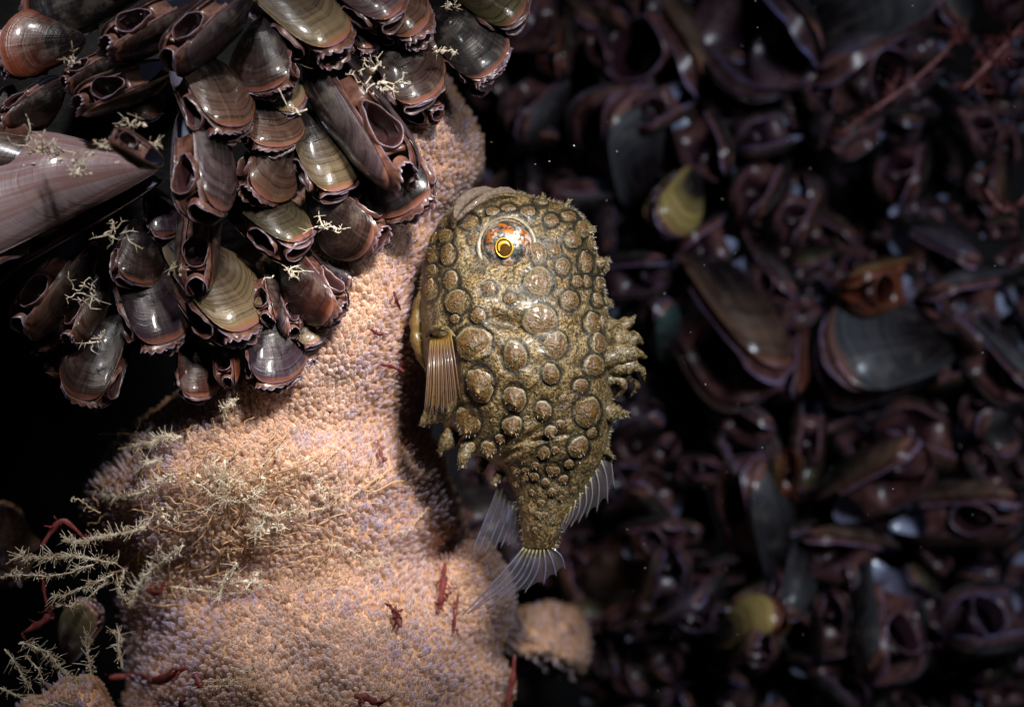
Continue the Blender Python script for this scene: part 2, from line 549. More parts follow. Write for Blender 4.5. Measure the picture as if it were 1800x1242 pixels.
_outline = outline
def mussel_parts(W=0.52, H=0.19, gape=0.06, hinge=0.22, camber=-0.18, seed=0, frill=1.0, lo=False, mantle_out=1.0, ex=0.60):
    """meshes of one mussel, umbo at the origin, +x to the hind end, +y the gaping side, +z the first valve"""
    r = np.random.default_rng(seed)
    outline = lambda t_, W_, c_: _outline(t_, W_, c_, ex)
    N, Mh = (14, 5) if lo else (26, 10)
    def off(x, y): return np.clip(x, 0, 1) * math.tan(gape) + np.clip(y + W * 0.5, 0, 9) * math.tan(hinge) + 0.004
    tt = np.linspace(0, np.pi, N + 1)
    ph = r.random() * 10
    # polar reach of the outline from the umbo, for growth lines
    to = np.linspace(0.02, 2 * np.pi - 0.02, 400)
    ox, oy = outline(to, W, camber)
    oa = np.arctan2(oy, ox); orad = np.hypot(ox, oy)
    bins = np.linspace(oa.min(), oa.max(), 90)
    reach = np.array([max([rr for rr, a in zip(orad, oa) if abs(a - b) < 0.035] or [0.05]) for b in bins])
    def growth(x, y):
        a = np.arctan2(y, np.maximum(x, 1e-4)); d = np.hypot(x, y)
        return np.clip(d / np.interp(a, bins, reach), 0, 1), (a - bins[0]) / (bins[-1] - bins[0])
    def valve(sg):
        js = np.linspace(-1, 1, 2 * Mh + 1)
        x0 = 0.5 * (1 - np.cos(tt))
        V, D = [], []
        for inner in (0, 1):
            for i, t in enumerate(tt):
                up = outline(np.array(t), W, camber); dn = outline(np.array(2 * np.pi - t - 1e-9), W, camber)
                xo = x0[i]
                ax = 0.04 * xo + 0.80 * xo
                ay = camber * W * math.sin(math.pi * xo)
                hp = H * min(1, xo / 0.36) ** 0.55 * (1 - 0.42 * max(0, (xo - 0.36) / 0.64) ** 1.3)
                for s in js:
                    a = abs(s)
                    q = math.sin(a * math.pi / 2)
                    O = up if s >= 0 else dn
                    inset = 1 - 0.025 * inner
                    x = ax + q * inset * (xo - ax); y = ay + q * inset * (float(O[1]) - ay)
                    h = hp * (1 - 0.12 * inner) * max(0, 1 - q ** 1.9) ** 0.78
                    h += 0.006 * math.sin(23 * x + ph) * (1 - q)
                    z = off(x, y) + h - 0.004 * inner
                    V.append((x, y, sg * z))
                    gr, an = growth(np.array(x), np.array(y))
                    gr = max(float(gr), 0.0)
                    # margin value from q near the rim on the outside
                    D.append((gr if inner == 0 else 0.5, float(an), inner))
        nc = 2 * Mh + 1; nr = N + 1
        base = nr * nc
        F, mi = [], []
        for i, q in enumerate(grid_faces(nr, nc)):
            F.append(q); mi.append(0)
        for q in grid_faces(nr, nc):
            F.append(tuple(k + base for k in q[::-1])); mi.append(1)
        for i in range(nr - 1):
            for jcol in (0, nc - 1):
                F.append((i * nc + jcol, (i + 1) * nc + jcol, base + (i + 1) * nc + jcol, base + i * nc + jcol)); mi.append(0)
        V = np.array(V)
        if sg < 0: F = [q[::-1] for q in F]
        return mesh_data('valve', V, F, [MAT_SHELL, MAT_NACRE], D, mi)
    va, vb = valve(1), valve(-1)
    # path along the gape
    nq = 26 if lo else 64
    q = np.linspace(0, 1, nq)
    t = 1.32 * np.pi - q * 0.95 * np.pi
    rx, ry = outline(t, W, camber)
    rx2, ry2 = outline(t + 0.01, W, camber)
    tan = nrm(np.stack([rx2 - rx, ry2 - ry], -1))
    outd = np.stack([tan[:, 1], -tan[:, 0]], -1)
    mid = np.stack([rx - 0.42, ry], -1)
    flip = np.sign((outd * mid).sum(-1)); outd *= flip[:, None]
    outd = nrm(outd * 0.7 + 0.3 * nrm(mid))
    of = off(rx, ry)
    inh = np.clip(1 - np.abs(q - 0.30) / 0.27, 0, 1) ** 0.6         # wide opening round the hind end
    exh = np.clip(1 - np.abs(q - 0.72) / 0.15, 0, 1) ** 0.6         # small oval opening
    fade = np.clip(q / 0.08, 0, 1) * np.clip((1 - q) / 0.15, 0, 1)
    g = Geo()
    K = 5
    fr1, fr2 = r.random() * 6, r.random() * 6
    for sg in (1, -1):
        V, D = [], []
        for k in range(K):
            f = k / (K - 1)
            ext = (-0.045 + f * (0.035 + 0.035 * inh) * mantle_out) * (0.35 + 0.65 * fade)
            ext = ext + f ** 3 * frill * 0.020 * np.clip(inh - 0.45, 0, 1) * 1.8 * np.abs(np.sin(q * (52 + 6 * fr2) + fr1 + sg)) * (0.35 + 1.3 * np.abs(np.sin(q * 17 + fr2 * 3 + sg)))
            zz = of * (0.97 - (0.30 + 0.25 * inh) * f) + f * f * frill * 0.010 * np.sin(q * 34 + fr2 + sg) * (0.4 + inh) + 0.008 * f * np.sin(q * 11 + fr1)
            V.append(np.stack([rx + outd[:, 0] * ext, ry + outd[:, 1] * ext, sg * zz], -1))
            D.append(np.stack([np.full(nq, f), np.full(nq, 0.0), np.full(nq, 0.5)], -1))
        Fs = grid_faces(K, nq)
        if sg < 0: Fs = [x[::-1] for x in Fs]
        g.add(np.concatenate(V), Fs, np.concatenate(D))
    # membrane between the lips
    S = 7
    V, D = [], []
    sept = np.maximum(np.exp(-((q - 0.575) / 0.035) ** 2), np.clip((q - 0.86) / 0.06, 0, 1))
    if lo: sept = np.clip((q - 0.9) / 0.06, 0, 1); inh = np.clip(1 - np.abs(q - 0.45) / 0.42, 0, 1) ** 0.4
    sag = 0.03 + (0.22 * inh + 0.16 * exh) * (1 - sept) * (1.5 if lo else 1.0)
    for k in range(S):
        s = -1 + 2 * k / (S - 1)
        d = sag * (1 - s * s) ** 0.5 + 0.02
        V.append(np.stack([rx - outd[:, 0] * d, ry - outd[:, 1] * d, s * of * 0.93], -1))
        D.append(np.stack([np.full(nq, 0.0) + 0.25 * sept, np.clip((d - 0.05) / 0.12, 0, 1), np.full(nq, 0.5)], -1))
    g.add(np.concatenate(V), grid_faces(S, nq), np.concatenate(D))
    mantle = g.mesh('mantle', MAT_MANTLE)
    # siphon rims
    def siphon(qc, dq, wide, teeth, outp):
        n = 20 if lo else 72
        a = np.linspace(0, 2 * np.pi, n, endpoint=False)
        qq = qc + dq * np.cos(a)
        px_ = np.interp(qq, q, rx); py_ = np.interp(qq, q, ry); oo = np.interp(qq, q, of)
        nx_ = np.interp(qq, q, outd[:, 0]); ny_ = np.interp(qq, q, outd[:, 1])
        zc = np.sin(a)
        rows, D = [], []
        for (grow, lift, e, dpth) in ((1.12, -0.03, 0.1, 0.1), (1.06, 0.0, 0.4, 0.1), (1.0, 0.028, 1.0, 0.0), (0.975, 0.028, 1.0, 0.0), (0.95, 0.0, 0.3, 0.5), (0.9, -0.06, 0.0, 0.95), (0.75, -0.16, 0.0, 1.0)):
            q3 = qc + dq * grow * np.cos(a)
            px_ = np.interp(q3, q, rx); py_ = np.interp(q3, q, ry); oo = np.interp(q3, q, of)
            tw = (1 + (1.1 * np.abs(np.sin(a * teeth)) * (np.cos(a) > -0.3) if teeth else 0) * (e > 0.9))
            lf = lift * outp * tw + 0.016 * np.sin(2 * a + fr1) + 0.006 * np.sin(7 * a + fr2) * (e > 0.5)
            rows.append(np.stack([px_ + nx_ * lf, py_ + ny_ * lf, zc * oo * wide * grow * (1 + 0.10 * np.sin(3 * a + fr2))], -1))
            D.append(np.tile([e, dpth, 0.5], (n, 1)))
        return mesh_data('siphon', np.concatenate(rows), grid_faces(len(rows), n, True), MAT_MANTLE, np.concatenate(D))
    if lo:
        return va, vb, mantle, None, (siphon(0.72, 0.125, 0.7, 0, 0.7) if seed % 3 == 0 else None)
    s1 = siphon(0.30, 0.20, 0.82, 9 if frill > 0.3 else 0, 1.0)
    s2 = siphon(0.72, 0.125, 0.78, 0, 0.8)
    return va, vb, mantle, s1, s2

def place_mussel(parts, umbo, tip, Yu, Yt, roll, sg, label, group, color, pale, mcol=(1, 1, 1), width=1.0, thick=1.0, name='mussel'):
    """stand a mussel with its umbo and hind end at two points of the picture, at depths Yu and Yt"""
    a = P(*umbo, Yu); b = P(*tip, Yt)
    L = float(np.linalg.norm(b - a))
    u = (b - a) / L
    camdir = nrm(np.array([0, -CAMD, 0]) - (a + b) / 2)
    c = nrm(camdir - u * np.dot(camdir, u))
    d = np.cross(u, c)
    ro = math.radians(roll)
    v = sg * math.cos(ro) * d + math.sin(ro) * c
    n = math.cos(ro) * c - sg * math.sin(ro) * d
    root = empty(name, a)
    from mathutils import Matrix
    R = Matrix(((u[0], v[0], n[0]), (u[1], v[1], n[1]), (u[2], v[2], n[2])))
    flip = R.determinant() < 0
    M4 = R.to_4x4()
    if flip:
        M4 = (R @ Matrix(((1, 0, 0), (0, 1, 0), (0, 0, -1)))).to_4x4()
    root.rotation_mode = 'QUATERNION'
    root.rotation_quaternion = M4.to_quaternion()
    tag(root, label, 'mussel', group)
    names = ('valve', 'valve', 'mantle', 'siphon', 'siphon')
    for nm, me in zip(names, parts):
        if me is None: continue
        o = link(nm, me, root)
        o.scale = (L, L * width, L * thick)
        if nm == 'valve': o.color = (*color, pale)
        else: o.color = (*mcol, 1)
    return root

G1 = 'mussels of the near cluster'
TAN = (0.165, 0.085, 0.055); GOLD = (0.27, 0.195, 0.105); GREY = (0.12, 0.076, 0.088); BROWN = (0.085, 0.040, 0.028)
RED = (0.22, 0.05, 0.022); MAUVE = (0.14, 0.085, 0.10); BLACK = (0.018, 0.014, 0.016); OLIVE = (0.12, 0.10, 0.045); PURPLE = (0.06, 0.035, 0.055)
def tipY(x, y):
    return -0.75 - 0.6 * math.exp(-((x - 280) ** 2 + (y - 160) ** 2) / (330.0 ** 2))
# umbo, tip, width/length, roll, gape side, colour, pale, hinge, dY, tilt, label
NEAR = [
 ((300, 118), (137, 186), .56, 72, 1, TAN, .8, .30, -.10, .5, 'mussel gaping at the camera with a frilled end above the big striped shell'),
 ((150, 70), (2, 108), .74, 10, -1, RED, 1.0, .12, .05, .4, 'rust red mussel valve shown flat at the edge above the hydroid tuft'),
 ((112, 140), (6, 222), .58, 34, 1, BROWN, .55, .22, -.05, .5, 'dark mussel with orange lower rim just below the rust red valve'),
 ((205, 88), (115, 152), .55, 45, 1, BROWN, .6, .28, .10, .5, 'small mussel with golden brown rim beside the rust red valve'),
 ((352, -8), (190, 88), .50, 50, 1, BROWN, .7, .34, -.10, .6, 'frilly mouthed brown mussel next to the black shell in the top corner'),
 ((432, -25), (300, 112), .50, 50, 1, GREY, .9, .34, -.20, .6, 'grey mussel with toothed open end between two frilled neighbours near the top'),
 ((270, -40), (50, 40), .62, 10, -1, BLACK, .3, .10, .30, .3, 'large jet black mussel valve filling the top corner'),
 ((318, 92), (402, 238), .66, 38, 1, TAN, .9, .28, -.20, .6, 'tan ringed mussel with toothed orange mouth pointing down near cluster centre'),
 ((338, 180), (362, 378), .54, 48, 1, GREY, .95, .34, -.45, .7, 'mauve grey mussel hanging straight down with oval hole along its edge'),
 ((282, 308), (-190, 440), .56, 30, -1, (0.27, 0.20, 0.22), 8.0, .16, -.30, .3, 'biggest mussel with lavender striped valve running out at the picture edge'),
 ((288, 290), (-160, 262), .36, 20, 1, BROWN, 1.8, .10, -.15, .2, 'brown streaked mussel lying along the top of the biggest lavender one'),
 ((284, 290), (196, 238), .62, 66, 1, TAN, 1.0, .34, -.75, .1, 'tiny pale mussel perched on the biggest mussel beside hydroids'),
 ((415, -48), (594, 92), .58, 34, 1, GOLD, .85, .28, -.15, .6, 'greenish grey mussel at the top with round siphon and pale frilled corner'),
 ((468, 30), (484, 164), .74, 20, -1, BROWN, .45, .22, -.05, .5, 'black domed mussel with tan rim under the greenish grey one'),
 ((440, 130), (522, 196), .62, 25, 1, GOLD, 1.0, .16, .15, .4, 'small cream yellow mussel squeezed under the black domed one'),
 ((452, 160), (474, 266), .82, 20, 1, TAN, .9, .18, .05, .5, 'tan mussel with bright orange lower rim below the small cream one'),
 ((492, 222), (446, 346), .72, 28, 1, TAN, .75, .26, .05, .6, 'grey brown mussel with pink frilled mouth in the middle of the cluster'),
 ((505, 188), (596, 344), .56, 24, 1, GOLD, .75, .20, .0, .6, 'long mussel with pale green flank and orange margin in the cluster middle'),
 ((548, 72), (708, 316), .42, 62, -1, GREY, .95, .26, -.25, .6, 'largest open mussel pointing down with grey flank and dark oval opening'),
 ((648, 208), (732, 372), .74, 12, -1, BLACK, .9, .14, .05, .5, 'smooth black mussel with thin rim resting on the sponge below the largest open one'),
 ((662, 62), (742, 186), .70, 18, 1, BROWN, .7, .16, .0, .5, 'dark glossy mussel with pale highlight beside the white hydroid sprig'),
 ((752, 18), (866, 132), .72, 16, 1, BLACK, .8, .14, .10, .4, 'black ringed mussel jutting out furthest over the dark water'),
 ((715, 20), (776, 92), .70, 20, 1, BROWN, .7, .16, .25, .4, 'small brown mussel tucked behind the black ringed one'),
 ((545, -55), (698, 38), .50, 30, 1, MAUVE, .9, .24, -.25, .6, 'pinkish mussel on top of a stack at the upper edge'),
 ((580, -45), (742, 64), .54, 26, 1, TAN, .9, .20, -.05, .6, 'tan mussel with pink rim, middle of the stack at the upper edge'),
 ((566, 22), (652, 92), .48, 40, 1, BROWN, .7, .26, .05, .5, 'slim dark mussel with siphon under the stack at the upper edge'),
 ((770, -50), (914, 40), .58, 20, 1, OLIVE, 1.0, .18, .10, .5, 'olive mussel with white glints at the upper edge of the dark water'),
 ((672, 188), (772, 198), .52, 62, 1, BROWN, .7, .40, .25, .5, 'small mussel with a round tube mouth on the sponge top'),
 ((548, 318), (664, 428), .70, 28, -1, BROWN, .75, .26, .05, .5, 'brown ringed mussel with wavy purple lips against the sponge'),
 ((392, 338), (530, 438), .56, 40, 1, OLIVE, .6, .30, .0, .6, 'dark mussel with golden edge and oval siphon left of the wavy lipped one'),
 ((498, 425), (592, 556), .58, 34, -1, RED, .35, .26, -.05, .6, 'black mussel with dark red rim and white ringed hole touching the sponge'),
 ((292, 428), (432, 590), .66, 32, 1, GOLD, 1.0, .26, .00, .5, 'golden green mussel with frilled purple mouth, brightest of the lower cluster'),
 ((350, 340), (346, 508), .46, 84, 1, BROWN, .8, .42, -.20, .7, 'wide open mussel showing white and violet inside above the golden one'),
 ((212, 425), (286, 612), .62, 16, 1, PURPLE, .7, .18, .10, .5, 'black mussel with purple rim left of the golden one'),
 ((452, 532), (482, 680), .66, 14, 1, PURPLE, 1.0, .16, .05, .5, 'shiny purple mussel with bright streak, lowest of the cluster'),
 ((506, 532), (556, 606), .68, 14, 1, GOLD, .9, .14, .15, .4, 'small amber banded mussel on the sponge beside the shiny purple one'),
 ((492, 558), (546, 634), .60, 14, 1, OLIVE, .9, .14, .30, .4, 'little amber mussel half hidden under the amber banded one'),
 ((392, 580), (402, 674), .52, 76, 1, RED, .9, .40, .10, .5, 'tiny open orange mussel between the golden and the shiny purple ones'),
 ((330, 585), (346, 702), .66, 14, 1, RED, .35, .16, .25, .4, 'dark mussel with thin red rim in the shade below the golden one'),
 ((455, 462), (472, 562), .50, 70, 1, BROWN, .8, .36, .05, .5, 'narrow gaping mussel right of the golden one'),
 ((488, 490), (514, 588), .46, 60, -1, PURPLE, .8, .34, .10, .5, 'thin purple mussel wedged above the amber banded one'),
 ((160, 420), (40, 580), .58, 52, 1, TAN, .9, .30, -.05, .5, 'tan mussel with jagged slit mouth under the biggest mussel'),
 ((176, 480), (126, 600), .52, 44, 1, TAN, .8, .30, .10, .5, 'small tan gaping mussel beside the jagged mouthed one'),
 ((222, 556), (146, 708), .66, 28, -1, BROWN, .5, .26, .05, .5, 'black mussel with orange rim and violet siphon at the lower end of the cluster'),
 ((236, 388), (228, 500), .72, 24, 1, BROWN, .4, .24, .05, .5, 'dark mussel in shade just below the hydroid fringed edge'),
 ((60, 545), (72, 618), .70, 20, 1, RED, .5, .20, .35, .3, 'small dark mussel glinting orange under the jagged mouthed one'),
 ((118, 1165), (165, 1062), .60, 30, 1, OLIVE, .9, .20, 1.6, .3, 'olive mussel lying in the dark hollow among hydroid strands'),
 ((262, 330), (288, 420), .60, 22, 1, PURPLE, .8, .18, .35, .4, 'dark purple mussel deep in the gap beside the hanging mauve one'),
 ((620, 250), (640, 348), .62, 18, 1, BROWN, .7, .18, .30, .4, 'shaded brown mussel behind the smooth black one'),
 ((300, 500), (318, 600), .60, 24, -1, BROWN, .7, .2, .30, .4, 'shaded brown mussel under the flank of the golden one'),
 ((560, 455), (620, 500), .55, 30, -1, PURPLE, .7, .2, .35, .3, 'small purple mussel peeping out against the bright sponge'),
 ((100, 600), (92, 660), .60, 30, 1, BROWN, .6, .2, .45, .3, 'little dark mussel hanging lowest at the dark side'),
 ((230, 140), (262, 210), .60, 20, 1, BROWN, .7, .2, .30, .4, 'dark mussel in the gap below the gaping frilled one'),
 ((640, 20), (700, 120), .56, 24, 1, PURPLE, .8, .2, .25, .4, 'purple mussel hidden under the upper stack'),
 ((820, 60), (842, 160), .56, 40, 1, BROWN, .7, .3, .40, .4, 'brown mussel edge showing beneath the black ringed one'),
 ((20, 150), (-20, 262), .6, 30, 1, BROWN, .7, .2, .15, .3, 'dark mussel cut by the picture edge under the rust red valve'),
 ((640, 330), (700, 345), .5, 30, 1, BLACK, .4, .2, .45, .2, None),
 ((420, 420), (400, 460), .5, 30, 1, BLACK, .4, .2, .45, .2, None),
 ((30, 320), (-40, 560), .5, 20, 1, BROWN, .5, .2, .45, .2, None),
]
for i, (um, tp, w, roll, sg, colr, pale, hinge, dY, tilt, label) in enumerate(NEAR):
    if label is None: continue
    Yt = tipY(*tp) + dY
    parts = mussel_parts(W=w, H=0.135 + 0.04 * rng.random(), gape=0.02 + 0.03 * rng.random(), hinge=hinge * 0.74, seed=100 + i, frill=(1.0 if i % 3 == 0 else (0.5 if i % 3 == 1 else 0.15)), mantle_out=0.8 + 0.4 * rng.random(), ex=(0.95 if pale > 1.5 else 0.58 + 0.2 * rng.random()))
    place_mussel(parts, um, tp, Yt + tilt * 0.6, Yt, roll, sg, label, G1, colr, pale)

# ------------------------------------------------------------------ the lumpfish
SIL = np.array([  # py, left edge, right edge, depth towards the camera
 (331, 858, 874, .04), (336, 832, 908, .14), (344, 812, 935, .24), (356, 800, 985, .34), (370, 788, 1014, .43), (390, 772, 1032, .53),
 (415, 758, 1042, .62), (440, 749, 1048, .68), (470, 742, 1057, .75), (500, 738, 1063, .80), (540, 735, 1067, .84), (580, 737, 1074, .86),
 (620, 741, 1078, .86), (660, 749, 1079, .82), (700, 762, 1079, .76), (730, 772, 1078, .70), (760, 786, 1073, .62), (785, 812, 1068, .55),
 (805, 846, 1061, .48), (825, 876, 1050, .41), (850, 896, 1034, .34), (880, 907, 1016, .27), (910, 913, 999, .22), (940, 916, 985, .18),
 (962, 919, 977, .14), (974, 925, 970, .08), (978, 940, 956, .02)], float)
FISH_Y = -0.12
def fish_row(py):
    return [np.interp(py, SIL[:, 0], SIL[:, k]) for k in (1, 2, 3)]
def fish_Y(px, py):
    """front surface of the fish at a point of its outline"""
    xl, xr, d = fish_row(py)
    t = np.clip((np.asarray(px, float) - (xl + xr) / 2) / ((xr - xl) / 2), -0.999, 0.999)
    return FISH_Y - d * (1 - np.abs(t) ** 2.4) ** 0.55 - fish_bump(px, py)
def fish_bump(px, py):
    px = np.asarray(px, float); py = np.asarray(py, float)
    b = 0.030 * vnoise(px / 16, py / 16) + 0.045 * vnoise(px / 42 + 7, py / 42)
    # folds of skin above the tail root and the hollow behind the gill cover
    g = lambda x, y, sx, sy, a: np.exp(-(((px - x) * math.cos(a) + (py - y) * math.sin(a)) / sx) ** 2 - (((py - y) * math.cos(a) - (px - x) * math.sin(a)) / sy) ** 2)
    b = b - 0.10 * g(900, 573, 34, 13, 0.35) - 0.05 * g(930, 768, 40, 6, -0.55) - 0.05 * g(900, 796, 40, 5, -0.45) + 0.02 * g(918, 780, 40, 6, -0.5)
    b = b - 0.06 * g(960, 770, 42, 4, -0.2) - 0.10 * g(795, 650, 12, 70, -0.1) + 0.10 * g(1060, 600, 22, 60, 0)
    b = b - 0.09 * g(893, 434, 54, 54, 0) + 0.05 * g(893, 372, 70, 10, 0.1)
    b = b - 0.06 * g(830, 388, 45, 6, -0.5)
    b = b + 0.07 * g(1015, 400, 26, 22, 0)
    return b
# px, py, rx, ry, pointedness
TUB = [
 (946, 496, 26, 27, .2), (949, 561, 29, 29, .2), (947, 444, 14, 22, .1), (1001, 528, 17, 18, .2), (976, 606, 22, 24, .3), (832, 602, 34, 31, .5),
 (905, 626, 22, 27, .5), (804, 530, 23, 23, .3), (793, 493, 15, 17, .2), (787, 447, 15, 19, .2), (783, 414, 15, 13, .2), (825, 390, 18, 14, .1),
 (760, 447, 12, 16, .3), (759, 476, 13, 12, .3), (757, 509, 14, 19, .3), (841, 555, 14, 13, .3), (897, 525, 11, 11, .3), (860, 507, 12, 12, .1),
 (834, 420, 12, 13, .1), (974, 440, 12, 13, .2), (989, 468, 14, 16, .2), (1007, 421, 16, 17, .3), (1024, 402, 14, 16, .4),
 (1029, 461, 14, 19, .3), (1014, 494, 11, 11, .2), (1032, 494, 9, 11, .3), (1052, 500, 10, 15, .6), (1050, 527, 11, 13, .6), (1041, 568, 17, 19, .3),
 (1052, 603, 16, 18, .3), (1044, 642, 20, 21, .4), (969, 387, 13, 12, .2), (779, 391, 10, 9, .3), (762, 418, 9, 11, .4), (928, 372, 14, 10, .2),
 (968, 657, 16, 18, .5), (844, 675, 25, 33, .7), (905, 699, 20, 25, .8), (1020, 677, 14, 13, .3), (1032, 723, 25, 28, .4), (955, 721, 15, 18, .9),
 (900, 747, 18, 19, 1.1), (968, 758, 11, 12, .9), (822, 740, 25, 30, 1.2), (860, 786, 15, 15, 1.4), (1016, 785, 19, 20, .7), (956, 795, 12, 13, .8),
 (972, 826, 13, 13, .5), (976, 791, 8, 8, .5), (907, 825, 9, 10, .8), (924, 826, 7, 7, .6), (941, 817, 7, 8, .6), (939, 837, 9, 9, .6),
 (923, 839, 7, 7, .6), (908, 846, 8, 9, .7), (959, 848, 8, 8, .4), (970, 865, 8, 8, .4), (951, 883, 7, 7, .3), (947, 905, 7, 7, .3), (936, 865, 6, 6, .4),
 (917, 877, 6, 6, .6), (894, 366, 12, 8, .2), (866, 372, 12, 8, .2), (1000, 380, 14, 10, .3), (950, 355, 12, 8, .4), (990, 842, 9, 9, .3), (1000, 815, 9, 9, .3),
 
 (990, 700, 8, 8, .3), (800, 560, 9, 8, .3), (1060, 565, 8, 10, .6),
 (1062, 470, 9, 12, 1.0), (1040, 425, 8, 12, .8), (960, 905, 5, 5, .3), (940, 930, 5, 5, .3), (985, 875, 7, 7, .3), (1008, 860, 6, 7, .3), (1040, 760, 10, 10, .4),
 (880, 770, 9, 9, .9), (985, 745, 8, 8, .4), (925, 735, 6, 6, .5)]
EYE = (891, 434)

def fish_skin(name, tub):
    M = Mat(name)
    a, b, c_ = M.attr()
    n1 = M.noise(2.6, 4); n2 = M.noise(7, 3); n3 = M.noise(17, 3)
    dots = M.voro(50, rand=0.9); dots2 = M.voro(84)
    if not tub:
        base = M.ramp(n1, [(0.30, (0.17, 0.13, 0.06)), (0.45, (0.36, 0.24, 0.10)), (0.55, (0.40, 0.32, 0.20)), (0.68, (0.20, 0.19, 0.13))])
        base = M.mix(M.mapr(n2, 0.5, 0.66, 0, 0.75), base, (0.60, 0.45, 0.24))
        grain = M.noise(38, 2, 0.6)
        base = M.mix(M.mapr(grain, 0.52, 0.62, 0, 0.85), base, M.mix(n2, (0.66, 0.47, 0.24), (0.80, 0.74, 0.62)))
        base = M.mix(M.mapr(grain, 0.36, 0.46, 0.8, 0.0), base, (0.03, 0.022, 0.012))
        base = M.mix(M.mapr(n2, 0.30, 0.46, 0.85, 0.0), base, (0.06, 0.05, 0.03))
        base = M.mix(b, base, (0.16, 0.12, 0.02))                         # olive belly and throat
        dm = M.math('ADD', M.mapr(dots, 0.30, 0.42, 1.0, 0.0), M.mapr(dots2, 0.22, 0.34, 0.75, 0.0), True)
        base = M.mix(M.math('MULTIPLY', dm, 0.92), base, (0.016, 0.011, 0.007))
        base = M.mix(a, base, (0.012, 0.010, 0.008))                       # dark ring of pigment and painted shade round each tubercle
    else:
        core = M.ramp(n1, [(0.35, (0.13, 0.11, 0.04)), (0.52, (0.24, 0.13, 0.04)), (0.66, (0.17, 0.14, 0.07))])
        core = M.mix(M.mapr(M.noise(30, 2), 0.60, 0.70, 0, 0.6), core, (0.42, 0.24, 0.07))
        rim = M.mix(n2, (0.34, 0.33, 0.25), (0.60, 0.66, 0.62))
        base = M.mix(M.mapr(a, 0.76, 0.90, 0, 0.8, True), core, rim)
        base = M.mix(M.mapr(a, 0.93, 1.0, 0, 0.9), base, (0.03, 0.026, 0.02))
        dm = M.math('ADD', M.mapr(dots, 0.28, 0.42, 1.0, 0.0), M.mapr(dots2, 0.22, 0.36, 0.8, 0.0), True)
        base = M.mix(M.math('MULTIPLY', dm, M.mapr(a, 0.70, 0.95, 0.95, 0.45)), base, (0.022, 0.014, 0.008))
        base = M.mix(M.mapr(c_, 0.5, 1.0, 0, 0.8), base, (0.62, 0.42, 0.20))
    base = M.mix(1.0, base, (0.37, 0.335, 0.245) if not tub else (0.44, 0.375, 0.265), 'MULTIPLY')
    M.set(Base_Color=base, Roughness=M.mapr(n3, 0.35, 0.7, 0.62, 0.40), Coat_Weight=0.12, Coat_Roughness=0.16, Subsurface_Weight=0.18, Subsurface_Radius=(0.05, 0.025, 0.012), Subsurface_Scale=1.0)
    M.b.inputs['Specular IOR Level'].default_value = 0.5
    h = M.math('ADD', M.math('MULTIPLY', n3, 1.0), M.math('MULTIPLY', M.noise(45, 3), 0.7))
    M.bump(h, 0.75, 0.018)
    return M.m
MAT_SKIN = fish_skin('lumpfish_skin', False)
MAT_TUB = fish_skin('lumpfish_tubercle', True)

def simple_mat(name, color, rough=0.4, metallic=0.0, coat=0.0, bump=None, trans=0.0, clear=0.0, color2=None, nscale=8):
    M = Mat(name)
    c = M.mix(M.noise(nscale, 4), color, color2) if color2 else color
    M.set(Base_Color=c, Roughness=rough, Metallic=metallic, Coat_Weight=coat)
    if bump: M.bump(M.noise(bump[0], 4), bump[1], bump[2])
    if trans: M.translucent(c if color2 else (*color, 1), trans)
    if clear: M.transparent(clear)
    return M.m

fish = empty('lumpfish', P(900, 640, FISH_Y))
tag(fish, 'knobbly golden brown lumpfish clinging head up to the sponge', 'fish')
FO = np.array(fish.location)

def build_fish_body():
    rows = []
    prev = 331
    ys = np.concatenate([np.linspace(331, 360, 26)[:-1], np.linspace(360, 940, 250)[:-1], np.linspace(940, 978, 26)])
    nf, nb = 170, 40
    thf = np.linspace(0, np.pi, nf)
    thb = np.linspace(np.pi, 2 * np.pi, nb + 1)[1:-1]
    V, D = [], []
    T = np.array(TUB)
    for py in ys:
        xl, xr, d = fish_row(py)
        t = -np.cos(thf)
        px = (xl + xr) / 2 + (xr - xl) / 2 * t
        front = np.clip(np.sin(thf) * 2.2, 0, 1)
        s = (1 - np.abs(t) ** 2.4).clip(0, 1) ** 0.55
        Y = FISH_Y - d * s - fish_bump(px, np.full_like(px, py)) * front
        V.append(Pv(px, py, Y))
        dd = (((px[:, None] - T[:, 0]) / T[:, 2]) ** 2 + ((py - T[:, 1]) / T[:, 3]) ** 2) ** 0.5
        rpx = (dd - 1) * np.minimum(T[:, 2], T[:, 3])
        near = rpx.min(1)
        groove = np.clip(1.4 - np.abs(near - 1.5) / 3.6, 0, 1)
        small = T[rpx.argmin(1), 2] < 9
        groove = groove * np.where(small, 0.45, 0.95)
        olive = np.clip((xl + 26 - px) / 26, 0, 1) * np.clip((py - 470) / 60, 0, 1) * np.clip((840 - py) / 40, 0, 1)
        D.append(np.stack([groove, olive * 0.8, np.zeros_like(px)], -1))
        tb = -np.cos(thb)
        pxb = (xl + xr) / 2 + (xr - xl) / 2 * tb
        Yb = FISH_Y + 0.75 * d * (1 - np.abs(tb) ** 2.4).clip(0, 1) ** 0.55
        V.append(Pv(pxb, py, Yb)); D.append(np.tile([0, 0.6, 0], (len(pxb), 1)))
    V = np.concatenate(V); D = np.concatenate(D)
    nc = nf + nb - 1
    F = grid_faces(len(ys), nc, True)
    F.append(tuple(range(nc))); F.append(tuple((len(ys) - 1) * nc + j for j in range(nc))[::-1])
    link('body', mesh_data('lumpfish_body', V - FO, F, MAT_SKIN, D), fish)
build_fish_body()

